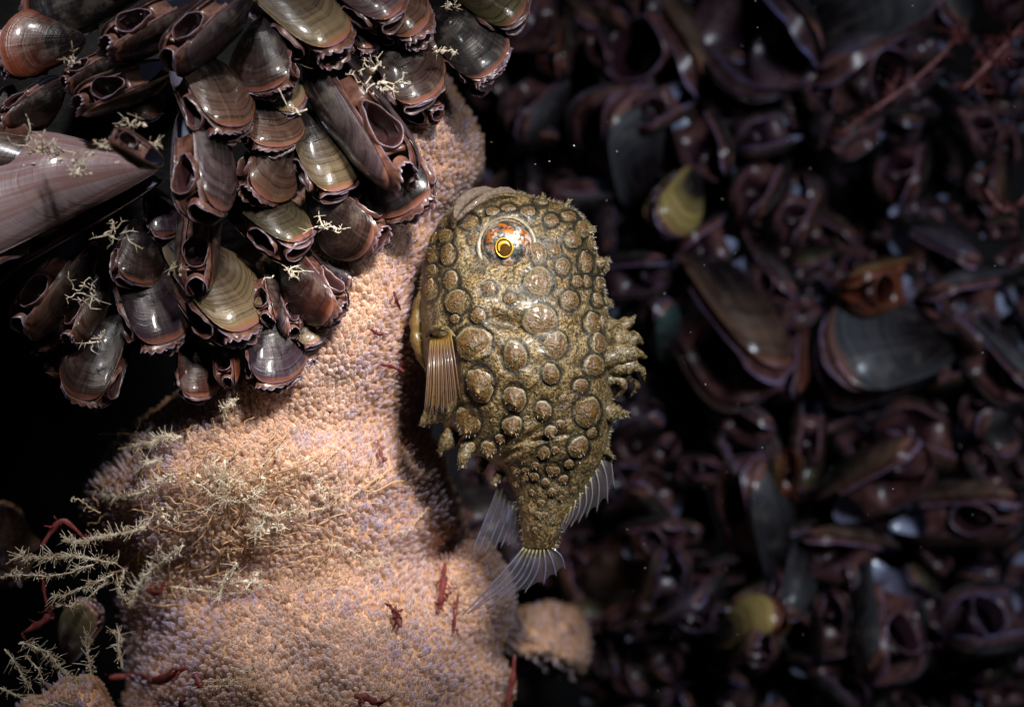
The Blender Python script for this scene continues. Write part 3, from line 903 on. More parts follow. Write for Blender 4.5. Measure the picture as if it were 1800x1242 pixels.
def fish_frame(px, py):
    e = 6.0
    c = P(px, py, float(fish_Y(px, py)))
    xl, xr, d = fish_row(py)
    ex = min(e, max(1.0, (xr - px) * 0.5), max(1.0, (px - xl) * 0.5))
    sm = lambda x, y: P(x, y, float(FISH_Y - fish_row(y)[2] * (1 - min(0.999, abs((x - (fish_row(y)[0] + fish_row(y)[1]) / 2) / ((fish_row(y)[1] - fish_row(y)[0]) / 2))) ** 2.4) ** 0.55))
    dx = sm(px + ex, py) - sm(px - ex, py); dy = sm(px, py + e) - sm(px, py - e)
    n = nrm(np.cross(dx, dy))
    if n[1] > 0: n = -n
    return c, n

MAT_PRICK = simple_mat('lumpfish_prickle', (0.20, 0.15, 0.08), 0.35, 0, 0.3, None, 0.3, 0, (0.42, 0.38, 0.30), 3)
prick = Geo()
def add_prickle(p, d, L, r=0.006):
    L = L * 0.62; r = r * 0.8
    d = nrm(d)
    s1 = nrm(np.cross(d, np.array([0.2, 0.9, 0.3]))); s2 = np.cross(d, s1)
    v = [p + r * (math.cos(a) * s1 + math.sin(a) * s2) for a in (0, 2.09, 4.19)] + [p + d * L]
    prick.add(np.array(v) - FO, [(0, 1, 3), (1, 2, 3), (2, 0, 3)])

def tubercle(px, py, rx, ry, pt):
    c, n = fish_frame(px, py)
    n = nrm(0.7 * n + 0.3 * np.array([0, -1.0, 0]))
    up = nrm(np.array([0, 0, 1.0]) - n * n[2])
    sd = np.cross(up, n)
    nr_, ns = 10, 24
    k = 1 / 200.0
    ph = rng.random() * 6
    tall = 0.65 + 0.6 * rng.random(); nrid = int(rng.integers(7, 13))
    V, D = [], []
    for i in range(nr_):
        f = i / (nr_ - 1)
        for j in range(ns):
            a = 2 * math.pi * j / ns
            wob = 1 + 0.075 * math.sin(2 * a + ph) + 0.05 * math.sin(3 * a + 2 * ph) + 0.03 * math.sin(7 * a + 3 * ph) + 0.015 * rng.normal()
            rr = f * wob
            h = tall * (1 + 0.10 * f * math.sin(nrid * a + ph)) * (0.19 * (1 - f ** 3.2) + 0.5 * pt * max(0, 1 - f * 1.25) ** 1.3) * min(rx, ry) * k
            h += 0.012 * rng.normal() * min(rx, ry) * k * 2.0 * (f < 0.95)
            if f > 0.97: h = -0.25 * min(rx, ry) * k
            shift = -0.45 * pt * max(0, 1 - f) * ry * k          # points lean towards the tail
            V.append(c + sd * math.cos(a) * rr * rx * k + up * (math.sin(a) * rr * ry * k + shift) + n * (h + 0.006))
            D.append((f, rng.random(), 1.0 if (f < 0.2 and pt > 0.6) else 0.0))
    F = grid_faces(nr_, ns, True)
    cc = np.mean(V, axis=0)
    o = link('tubercle', mesh_data('tubercle', np.array(V) - c, F, MAT_TUB, D), fish)
    o.location = c - FO
    for q in range(int(2 + 10 * min(1, pt) + rx * 0.2)):
        a = rng.random() * 2 * math.pi; f = rng.random() ** 0.7 * 0.9
        h = (0.30 * (1 - f ** 3.2) + 0.42 * pt * max(0, 1 - f * 1.25) ** 1.3) * min(rx, ry) * k
        p = c + sd * math.cos(a) * f * rx * k + up * (math.sin(a) * f * ry * k - 0.45 * pt * (1 - f) * ry * k) + n * h
        add_prickle(p, n + sd * math.cos(a) * 0.5 + up * (math.sin(a) * 0.5 - 0.4 * pt) + rng.normal(0, 0.2, 3), 0.02 + 0.02 * rng.random() + 0.012 * pt, 0.0042)
for q in TUB: tubercle(*q)
# bristly outline
for py in np.arange(338, 965, 2.2):
    xl, xr, d = fish_row(py)
    for side, x in ((1, xr), (-1, xl)):
        if side < 0 and (py < 480 or py > 640) and rng.random() < 0.45 : continue
        for _ in range(2):
            Y = FISH_Y + rng.normal(0, 0.10)
            p = P(x - side * (1 + 3 * rng.random()), py, Y)
            add_prickle(p, np.array([side, -0.3, 0.45 if py < 380 else -0.35]) + rng.normal(0, 0.35, 3), 0.03 + 0.05 * rng.random() ** 2, 0.006)
for px in np.arange(900, 1035, 2.0):
    py = np.interp(px, [900, 945, 985, 1014, 1035], [335, 347, 357, 371, 392])
    for _ in range(2):
        add_prickle(P(px, py + 2, FISH_Y + rng.normal(0, 0.12)), np.array([0.2, -0.3, 1.0]) + rng.normal(0, 0.3, 3), 0.03 + 0.05 * rng.random() ** 2, 0.006)
for _ in range(120):
    py = 345 + 600 * rng.random(); xl, xr, d = fish_row(py); px = xl + (xr - xl) * (0.04 + 0.92 * rng.random())
    if (px - EYE[0]) ** 2 + (py - EYE[1]) ** 2 < 52 ** 2: continue
    c, n = fish_frame(px, py)
    add_prickle(c, n + np.array([0, 0, -0.3]) + rng.normal(0, 0.3, 3), 0.02 + 0.02 * rng.random(), 0.004)

# --- edge knobs: large pointed tubercles standing out of the outline, each with its own bristles
def edge_knob(pts, rad, name='spine_knob', bristle=26):
    """pts: picture points with depth, root to tip"""
    pp = spline([P(*p) for p in pts], 14)
    s = np.linspace(0, 1, 14)
    r = np.interp(s, np.linspace(0, 1, len(rad)), rad) / 200.0
    v, f = tube(pp, r, 12)
    lump = vnoise(v[:, 0] * 16, v[:, 2] * 16 + v[:, 1] * 9)
    cen = np.repeat(pp, 12, 0)
    v = cen + (v - cen) * (1 + 0.6 * lump[:, None]) + rng.normal(0, 0.004, v.shape)
    d = np.repeat(np.stack([0.15 + 0.35 * s, s, np.zeros(14)], -1), 12, 0)
    d[:, 1] = 0.25
    d[:, 0] = 0.3 * np.clip(-lump * 2.0, 0, 1)
    link(name, mesh_data(name, v - pp[0], f, MAT_SKIN, d), fish).location = pp[0] - FO
    tan = nrm(np.gradient(pp, axis=0))
    for _ in range(bristle):
        i = int(rng.integers(4, 14)); o = nrm(rng.normal(0, 1, 3))
        o = nrm(o - tan[i] * np.dot(o, tan[i]))
        add_prickle(pp[i] + o * r[i] * 0.8, o + tan[i] * 1.2, 0.03 + 0.03 * rng.random(), 0.0045)
F0 = FISH_Y
edge_knob([(786, 705, F0 - .42), (766, 724, F0 - .50), (742, 748, F0 - .50)], [24, 19, 5], bristle=60)
edge_knob([(798, 762, F0 - .2), (782, 782, F0 - .22), (772, 796, F0 - .2)], [16, 11, 3])
edge_knob([(826, 780, F0 - .3), (815, 800, F0 - .38), (812, 822, F0 - .36)], [14, 11, 4], bristle=40)
edge_knob([(852, 806, F0 - .1), (846, 820, F0 - .1), (842, 832, F0 - .1)], [11, 8, 3])
edge_knob([(880, 832, F0 - .1), (872, 842, F0 - .12), (868, 850, F0 - .12)], [9, 7, 3])
edge_knob([(1052, 722, F0 - .2), (1078, 724, F0 - .2), (1103, 728, F0 - .18)], [26, 17, 2.5], bristle=70)
edge_knob([(1046, 462, F0 - .1), (1060, 460, F0 - .1), (1072, 457, F0 - .1)], [14, 9, 3], bristle=40)
edge_knob([(1050, 526, F0 - .1), (1064, 530, F0 - .1), (1076, 535, F0 - .1)], [13, 8, 2.5], bristle=40)
edge_knob([(1030, 402, F0 - .1), (1038, 404, F0 - .1), (1044, 408, F0 - .1)], [16, 11, 4], bristle=50)
edge_knob([(988, 372, F0 - .15), (996, 360, F0 - .15), (1001, 351, F0 - .15)], [6, 4, 4], 'nostril_tube', 8)
edge_knob([(948, 362, F0 - .1), (952, 350, F0 - .1), (955, 340, F0 - .08)], [9, 6, 3], bristle=26)
edge_knob([(1064, 790, F0 - .1), (1072, 796, F0 - .1), (1078, 806, F0 - .1)], [10, 6, 2], bristle=18)

# --- tall dorsal crest: a fleshy ridge drawn out into hooked spines
crest = empty('dorsal_crest', P(1070, 620, F0) - FO); crest.parent = fish
def crest_spine(pts, rad):
    n = 22
    pp = spline([P(*p) for p in pts], n)
    s = np.linspace(0, 1, n)
    r = np.interp(s, np.linspace(0, 1, len(rad)), rad) / 200.0
    r = r * (1 + 0.07 * np.sin(s * 17 + rng.random() * 6))
    v, f = tube(pp, r, 12)
    lump = 1.5 * vnoise(v[:, 0] * 20, v[:, 2] * 20 + v[:, 1] * 9)
    cen = np.repeat(pp, 12, 0)
    v = cen + (v - cen) * (1 + 0.5 * lump[:, None]) + rng.normal(0, 0.003, v.shape)
    d = np.repeat(np.stack([0.1 + 0.3 * s, s, np.clip((s - 0.9) * 8, 0, 0.9)], -1), 12, 0)
    d[:, 0] = 0.5 + 0.32 * np.clip(lump * 1.6 + 0.25, 0, 0.9)
    base = FO + np.array(crest.location)
    d[:, 1] = 0.15
    d[:, 0] = 0.35 * np.clip(-lump * 2.0, 0, 1)
    link('crest_spine', mesh_data('crest_spine', v - pp[0], f, MAT_SKIN, d), crest).location = pp[0] - base
    tan = nrm(np.gradient(pp, axis=0))
    for _ in range(10):
        i = int(rng.integers(3, n - 3)); o = nrm(rng.normal(0, 1, 3)); o = nrm(o - tan[i] * np.dot(o, tan[i]))
        add_prickle(pp[i] + o * r[i] * 0.8, o + tan[i], 0.025, 0.004)
crest_spine([(1055, 585, F0 - .10), (1080, 578, F0 - .14), (1104, 568, F0 - .14), (1118, 553, F0 - .12)], [22, 17, 11, 1.2])
crest_spine([(1055, 600, F0 - .22), (1086, 595, F0 - .26), (1112, 596, F0 - .24), (1131, 604, F0 - .20)], [24, 20, 15, 1.2])
crest_spine([(1055, 625, F0 - .26), (1086, 622, F0 - .32), (1114, 621, F0 - .30), (1137, 629, F0 - .26)], [22, 19, 14, 1.2])
crest_spine([(1055, 650, F0 - .20), (1088, 644, F0 - .28), (1118, 645, F0 - .28), (1130, 655, F0 - .26), (1132, 671, F0 - .22)], [20, 16, 11, 7, 1])
crest_spine([(1060, 664, F0 - .10), (1092, 660, F0 - .16), (1114, 663, F0 - .16), (1119, 678, F0 - .15), (1108, 698, F0 - .12)], [18, 14, 9, 5, 1])
crest_spine([(1050, 676, F0 - .16), (1072, 668, F0 - .24), (1091, 670, F0 - .24), (1096, 684, F0 - .22), (1082, 699, F0 - .18)], [15, 12, 8, 5, 1])

# --- eye
def iris_material():
    M = Mat('lumpfish_iris')
    n = M.noise(7, 3, 0.6); n2 = M.noise(11, 3, 0.6, dist=0.6); n3 = M.noise(40, 2)
    c = M.ramp(n, [(0.36, (0.02, 0.05, 0.07)), (0.46, (0.16, 0.20, 0.20)), (0.53, (0.62, 0.56, 0.52)), (0.64, (0.95, 0.90, 0.88))])
    c = M.mix(M.mapr(n2, 0.51, 0.59, 0, 0.95), c, (0.66, 0.20, 0.02))
    c = M.mix(M.mapr(n2, 0.30, 0.40, 0.9, 0), c, (0.04, 0.13, 0.12))
    c = M.mix(M.mapr(n3, 0.40, 0.48, 0.8, 0.0), c, (0.04, 0.03, 0.03))
    c = M.mix(1.0, c, (0.62, 0.56, 0.52), 'MULTIPLY')
    M.set(Base_Color=c, Roughness=0.35, Metallic=0.3, Coat_Weight=1.0, Coat_Roughness=0.04)
    M.bump(n3, 0.3, 0.01)
    return M.m
MAT_IRIS = iris_material()
MAT_GOLD = simple_mat('lumpfish_pupil_ring', (0.75, 0.42, 0.04), 0.3, 0.5, 0.6, (30, 0.4, 0.01), 0, 0, (0.85, 0.62, 0.10), 20)
MAT_PUPIL = simple_mat('lumpfish_pupil', (0.012, 0.010, 0.006), 0.12, 0, 1.0, None, 0, 0, (0.12, 0.05, 0.01), 24)
MAT_LID = simple_mat('lumpfish_eyelid', (0.10, 0.08, 0.045), 0.4, 0, 0.3, (40, 0.6, 0.01), 0, 0, (0.26, 0.24, 0.18), 18)
MAT_CORNEA = bpy.data.materials.new('lumpfish_cornea'); MAT_CORNEA.use_nodes = True
_b = MAT_CORNEA.node_tree.nodes['Principled BSDF']
_b.inputs['Transmission Weight'].default_value = 1.0; _b.inputs['Roughness'].default_value = 0.02; _b.inputs['IOR'].default_value = 1.08

def disc_dome(center, axis, R, a0, a1, rows=10, cols=36, sq=1.0):
    axis = nrm(axis)
    s1 = nrm(np.cross(axis, np.array([0, 0, 1.0]))); s2 = np.cross(s1, axis)
    V = []
    for i in range(rows):
        a = a0 + (a1 - a0) * i / (rows - 1)
        for j in range(cols):
            b = 2 * math.pi * j / cols
            V.append(center + R * (sq * math.cos(a) * axis + math.sin(a) * (math.cos(b) * s1 + math.sin(b) * s2)))
    return np.array(V), grid_faces(rows, cols, True)
def build_eye():
    ys = float(fish_Y(*EYE))
    R = 0.225
    cen = P(EYE[0], EYE[1], ys + 0.03)
    eye = empty('eye', cen - FO); eye.parent = fish
    ax = np.array([-0.03, -1.0, 0.02])
    v, f = disc_dome(np.zeros(3), ax, R, 0.001, 1.75, 22, 48, 0.85)
    link('iris', mesh_data('iris', v, f, MAT_IRIS), eye)
    look = nrm(np.array([-0.10, -1.0, -0.09]))
    s1 = nrm(np.cross(look, np.array([0, 0, 1.0]))); s2 = np.cross(s1, look)
    cc = look * R * 0.90
    b = np.linspace(0, 2 * math.pi, 40, endpoint=False)
    rp = 0.070
    shape = 1 + 0.10 * np.maximum(0, np.cos(b - 0.9)) ** 3
    ring = cc + (rp * shape)[:, None] * (np.cos(b)[:, None] * s1 + 1.1 * np.sin(b)[:, None] * s2)
    v, f = tube(ring, 0.006, 6, closed=True)
    link('pupil_ring', mesh_data('pupil_ring', v, f, MAT_GOLD), eye)
    V = []
    for i in range(5):
        r = rp * (i / 4) * 0.99
        V.append(cc - look * 0.012 * 0 + look * 0.012 * (1 - (i / 4) ** 2) + (r * shape)[:, None] * (np.cos(b)[:, None] * s1 + 1.1 * np.sin(b)[:, None] * s2))
    link('pupil', mesh_data('pupil', np.concatenate(V), grid_faces(5, 40, True), MAT_PUPIL), eye)
    # glint in the pupil, shaped as a solid gold crescent
    bb = np.linspace(-0.6, 2.9, 26)
    cr = cc + look * 0.013 + 0.046 * (np.cos(bb)[:, None] * s1 + np.sin(bb)[:, None] * s2)
    v, f = tube(cr, 0.004 + 0.013 * np.sin(np.linspace(0, math.pi, 26)), 6, 0.35)
    link('pupil_glint', mesh_data('pupil_glint', v, f, MAT_GOLD), eye)
    # lid ring
    b = np.linspace(0, 2 * math.pi, 60, endpoint=False)
    lid = np.stack([0.238 * np.cos(b), -0.05 + 0.02 * np.sin(3 * b), 0.245 * np.sin(b)], -1)
    v, f = tube(lid, 0.016 + 0.005 * np.sin(2 * b + 1), 10, closed=True)
    link('eyelid', mesh_data('eyelid', v + rng.normal(0, 0.0025, v.shape), f, MAT_LID), eye)
build_eye()

# --- lips
MAT_LIP = simple_mat('lumpfish_lip', (0.07, 0.06, 0.03), 0.3, 0, 0.4, (30, 0.9, 0.04), 0.35, 0.35, (0.34, 0.25, 0.22), 20)
def lip(pts, rad, flat=0.6):
    n = 26
    pp = spline([P(*p) for p in pts], n)
    r = np.interp(np.linspace(0, 1, n), np.linspace(0, 1, len(rad)), rad) / 200.0
    v, f = tube(pp, r, 12, flat)
    link('lip', mesh_data('lip', v - pp[0] + rng.normal(0, 0.002, v.shape), f, MAT_LIP), fish).location = pp[0] - FO
lip([(800, 384, F0 - .50), (806, 362, F0 - .42), (824, 344, F0 - .36), (850, 334, F0 - .30), (868, 334, F0 - .26)], [3, 9, 10, 7, 3])
lip([(803, 386, F0 - .56), (822, 368, F0 - .56), (846, 350, F0 - .52), (872, 337, F0 - .42), (894, 335, F0 - .34), (910, 342, F0 - .28)], [3, 5, 6, 6.5, 6, 2])

# --- fins
def fin_materials():
    M = Mat('fin_membrane')
    n = M.noise(6, 4)
    M.set(Base_Color=M.mix(n, (0.10, 0.09, 0.10), (0.22, 0.20, 0.22)), Roughness=0.3)
    M.translucent((0.16, 0.15, 0.17, 1), 0.4)
    M.transparent(0.80)
    R = Mat('fin_ray')
    s, q, w = R.attr()
    comb = R.node('ShaderNodeCombineXYZ'); R.ln(R.math('MULTIPLY', s, 46.0), comb.inputs[0])
    seg = R.noise(1.0, 1, 0.5, comb.outputs[0])
    tint = R.objinfo('Color')
    c = R.mix(R.mapr(s, 0.0, 0.25, 1.0, 0.0), R.mix(seg, (0.08, 0.07, 0.10), (0.26, 0.25, 0.34)), (0.40, 0.38, 0.12))
    c = R.mix(R.mapr(R.noise(9, 2), 0.58, 0.66, 0, 0.6), c, (0.06, 0.045, 0.04))
    c = R.mix(1.0, c, tint, 'MULTIPLY')
    R.set(Base_Color=c, Roughness=0.3, Coat_Weight=0.4)
    R.translucent(c, 0.25)
    Pm = Mat('pectoral_membrane')
    n = Pm.noise(5, 4); d = Pm.voro(26)
    c = Pm.mix(n, (0.06, 0.045, 0.014), (0.17, 0.09, 0.03))
    c = Pm.mix(Pm.mapr(d, 0.2, 0.3, 0.8, 0.0), c, (0.02, 0.015, 0.01))
    Pm.set(Base_Color=c, Roughness=0.35, Coat_Weight=0.3)
    Pm.translucent(c, 0.3)
    return M.m, R.m, Pm.m
MAT_MEM, MAT_RAY, MAT_PEC = fin_materials()

def fin(name, rays, r0, r1, mem_mat, tint=(1, 1, 1), thick=0.004, nseg=14, web=0.93):
    """rays: list of polylines (px, py, Y) root to tip"""
    curves = [spline([P(*p) for p in ray], nseg) for ray in rays]
    root = empty(name, curves[0][0] - FO); root.parent = fish
    org = curves[0][0]
    # membrane: a thin two-sided sheet between neighbouring rays, scalloped at the free edge
    g = Geo()
    rowsV = []
    ncol = 5
    for a, b in zip(curves[:-1], curves[1:]):
        grid = []
        for i in range(nseg):
            for j in range(ncol):
                t = j / (ncol - 1)
                sc = web - 0.10 * math.sin(math.pi * t)
                fi = i / (nseg - 1) * sc * (nseg - 1)
                k = min(int(fi), nseg - 2); u = fi - k
                pa = a[k] * (1 - u) + a[k + 1] * u; pb = b[k] * (1 - u) + b[k + 1] * u
                grid.append(pa * (1 - t) + pb * t + np.array([0, thick * math.sin(math.pi * t) * 3, 0]))
        grid = np.array(grid)
        g.add(grid - org, grid_faces(nseg, ncol))
        g.add(grid - org + np.array([0, thick, 0]), [q[::-1] for q in grid_faces(nseg, ncol)])
    link('membrane', g.mesh('membrane', mem_mat), root)
    for c in curves:
        s = np.linspace(0, 1, nseg)
        v, f = tube(c, (r0 + (r1 - r0) * s) / 200.0 * (1 + 0.06 * np.sin(s * 60)), 6)
        d = np.repeat(np.stack([s, s, s], -1), 6, 0)
        o = link('fin_ray', mesh_data('fin_ray', v - c[0], f, MAT_RAY, d), root)
        o.location = c[0] - org
        o.color = (*tint, 1)
    return root
fin('tail_fin', [
 [(921, 962, F0 - .05), (880, 1010, F0 - .06), (813, 1080, F0 - .02)],
 [(926, 964, F0 - .07), (890, 1016, F0 - .08), (822, 1078, F0 - .04)],
 [(932, 965, F0 - .09), (905, 1015, F0 - .10), (834, 1072, F0 - .06)],
 [(938, 966, F0 - .10), (914, 1018, F0 - .11), (858, 1068, F0 - .08)],
 [(944, 966, F0 - .11), (928, 1014, F0 - .12), (888, 1058, F0 - .10)],
 [(950, 966, F0 - .11), (944, 1004, F0 - .12), (922, 1042, F0 - .10)],
 [(956, 965, F0 - .11), (959, 998, F0 - .12), (956, 1027, F0 - .10)],
 [(962, 964, F0 - .10), (972, 988, F0 - .11), (978, 1013, F0 - .09)],
 [(968, 961, F0 - .09), (986, 976, F0 - .10), (994, 1000, F0 - .07)],
], 1.8, 1.0, MAT_MEM, (0.9, 0.92, 1.15))
fin('second_dorsal_fin', [
 [(1062, 792, F0 - .05), (1074, 812, F0 - .06), (1079, 856, F0 - .02)],
 [(1056, 806, F0 - .07), (1066, 838, F0 - .08), (1068, 884, F0 - .04)],
 [(1046, 822, F0 - .09), (1053, 856, F0 - .10), (1049, 900, F0 - .05)],
 [(1038, 838, F0 - .10), (1041, 872, F0 - .11), (1030, 910, F0 - .06)],
 [(1029, 852, F0 - .11), (1030, 886, F0 - .12), (1016, 920, F0 - .07)],
 [(1020, 866, F0 - .12), (1017, 898, F0 - .12), (1002, 928, F0 - .07)],
 [(1012, 878, F0 - .13), (1005, 908, F0 - .13), (990, 936, F0 - .07)],
 [(1004, 890, F0 - .13), (996, 916, F0 - .13), (982, 944, F0 - .07)],
 [(996, 902, F0 - .13), (988, 924, F0 - .13), (976, 950, F0 - .08)],
 [(988, 914, F0 - .13), (981, 932, F0 - .13), (973, 955, F0 - .09)],
], 1.8, 1.1, MAT_MEM, (1.15, 1.05, 0.85))
fin('anal_fin', [
 [(878, 850, F0 + .02), (858, 900, F0 + .06), (829, 972, F0 + .10)],
 [(884, 858, F0 + .02), (866, 908, F0 + .06), (838, 975, F0 + .10)],
 [(890, 866, F0 + .02), (876, 916, F0 + .06), (852, 974, F0 + .10)],
 [(896, 876, F0 + .02), (886, 920, F0 + .06), (868, 968, F0 + .10)],
 [(902, 888, F0 + .02), (894, 926, F0 + .06), (880, 963, F0 + .10)],
 [(908, 902, F0 + .02), (902, 932, F0 + .06), (892, 960, F0 + .10)],
 [(913, 918, F0 + .02), (910, 938, F0 + .06), (905, 956, F0 + .10)],
], 1.8, 1.0, MAT_MEM, (0.75, 0.8, 1.05))
pec = []
for k in range(17):
    t = k / 16
    w = rng.normal(0, 1.2)
    pec.append([(758 + 34 * t, 584 + 7 * math.sin(t * 3.1), F0 - .42 - .36 * t), (754 + 46 * t + w, 630, F0 - .60 - .29 * t), (750 + 57 * t + w, 680, F0 - .64 - .25 * t), (747 + 64 * t + 2 * w, 722 + 12 * math.sin(t * 3.1) - 22 * t * t + rng.normal(0, 3), F0 - .60 - .24 * t)])
fin('pectoral_fin', pec, 1.15, 0.75, MAT_PEC, (0.8, 0.5, 0.26), web=0.97)
def pectoral_base():
    pp = spline([P(748, 592, F0 - .36), P(762, 578, F0 - .56), P(782, 578, F0 - .70), P(800, 592, F0 - .78)], 18)
    r = (0.012 + 0.016 * np.sin(np.linspace(0, math.pi, 18)) ** 0.8)
    v, f = tube(pp, r, 12)
    v = v + rng.normal(0, 0.004, v.shape)
    d = np.tile([0.0, 0.5, 0.0], (len(v), 1))
    link('pectoral_base', mesh_data('pectoral_base', v - FO, f, MAT_SKIN, d), fish)
pectoral_base()
# sucker disc on the belly, pressed on the sponge
MAT_SUCK = simple_mat('sucker_skin', (0.06, 0.048, 0.012), 0.4, 0, 0.3, (20, 0.6, 0.03), 0.2, 0, (0.20, 0.11, 0.03), 9)
def sucker():
    n = 26
    g = Geo()
    pp = spline([P(752, 488, F0 - .05), P(738, 530, F0 - .06), P(732, 572, F0 - .06), P(736, 612, F0 - .06), P(750, 650, F0 - .05)], n)
    r = (0.01 + 0.05 * np.sin(np.linspace(0, math.pi, n)) ** 0.7) * (1 + 0.08 * np.sin(np.linspace(0, 30, n)))
    v, f = tube(pp, r, 14, 1.6)
    link('sucker_disc', mesh_data('sucker_disc', v - pp[0] + rng.normal(0, 0.004, v.shape), f, MAT_SUCK), fish).location = pp[0] - FO
sucker()
tag(link('prickles', prick.mesh('prickles', MAT_PRICK, False), fish), kind='stuff')

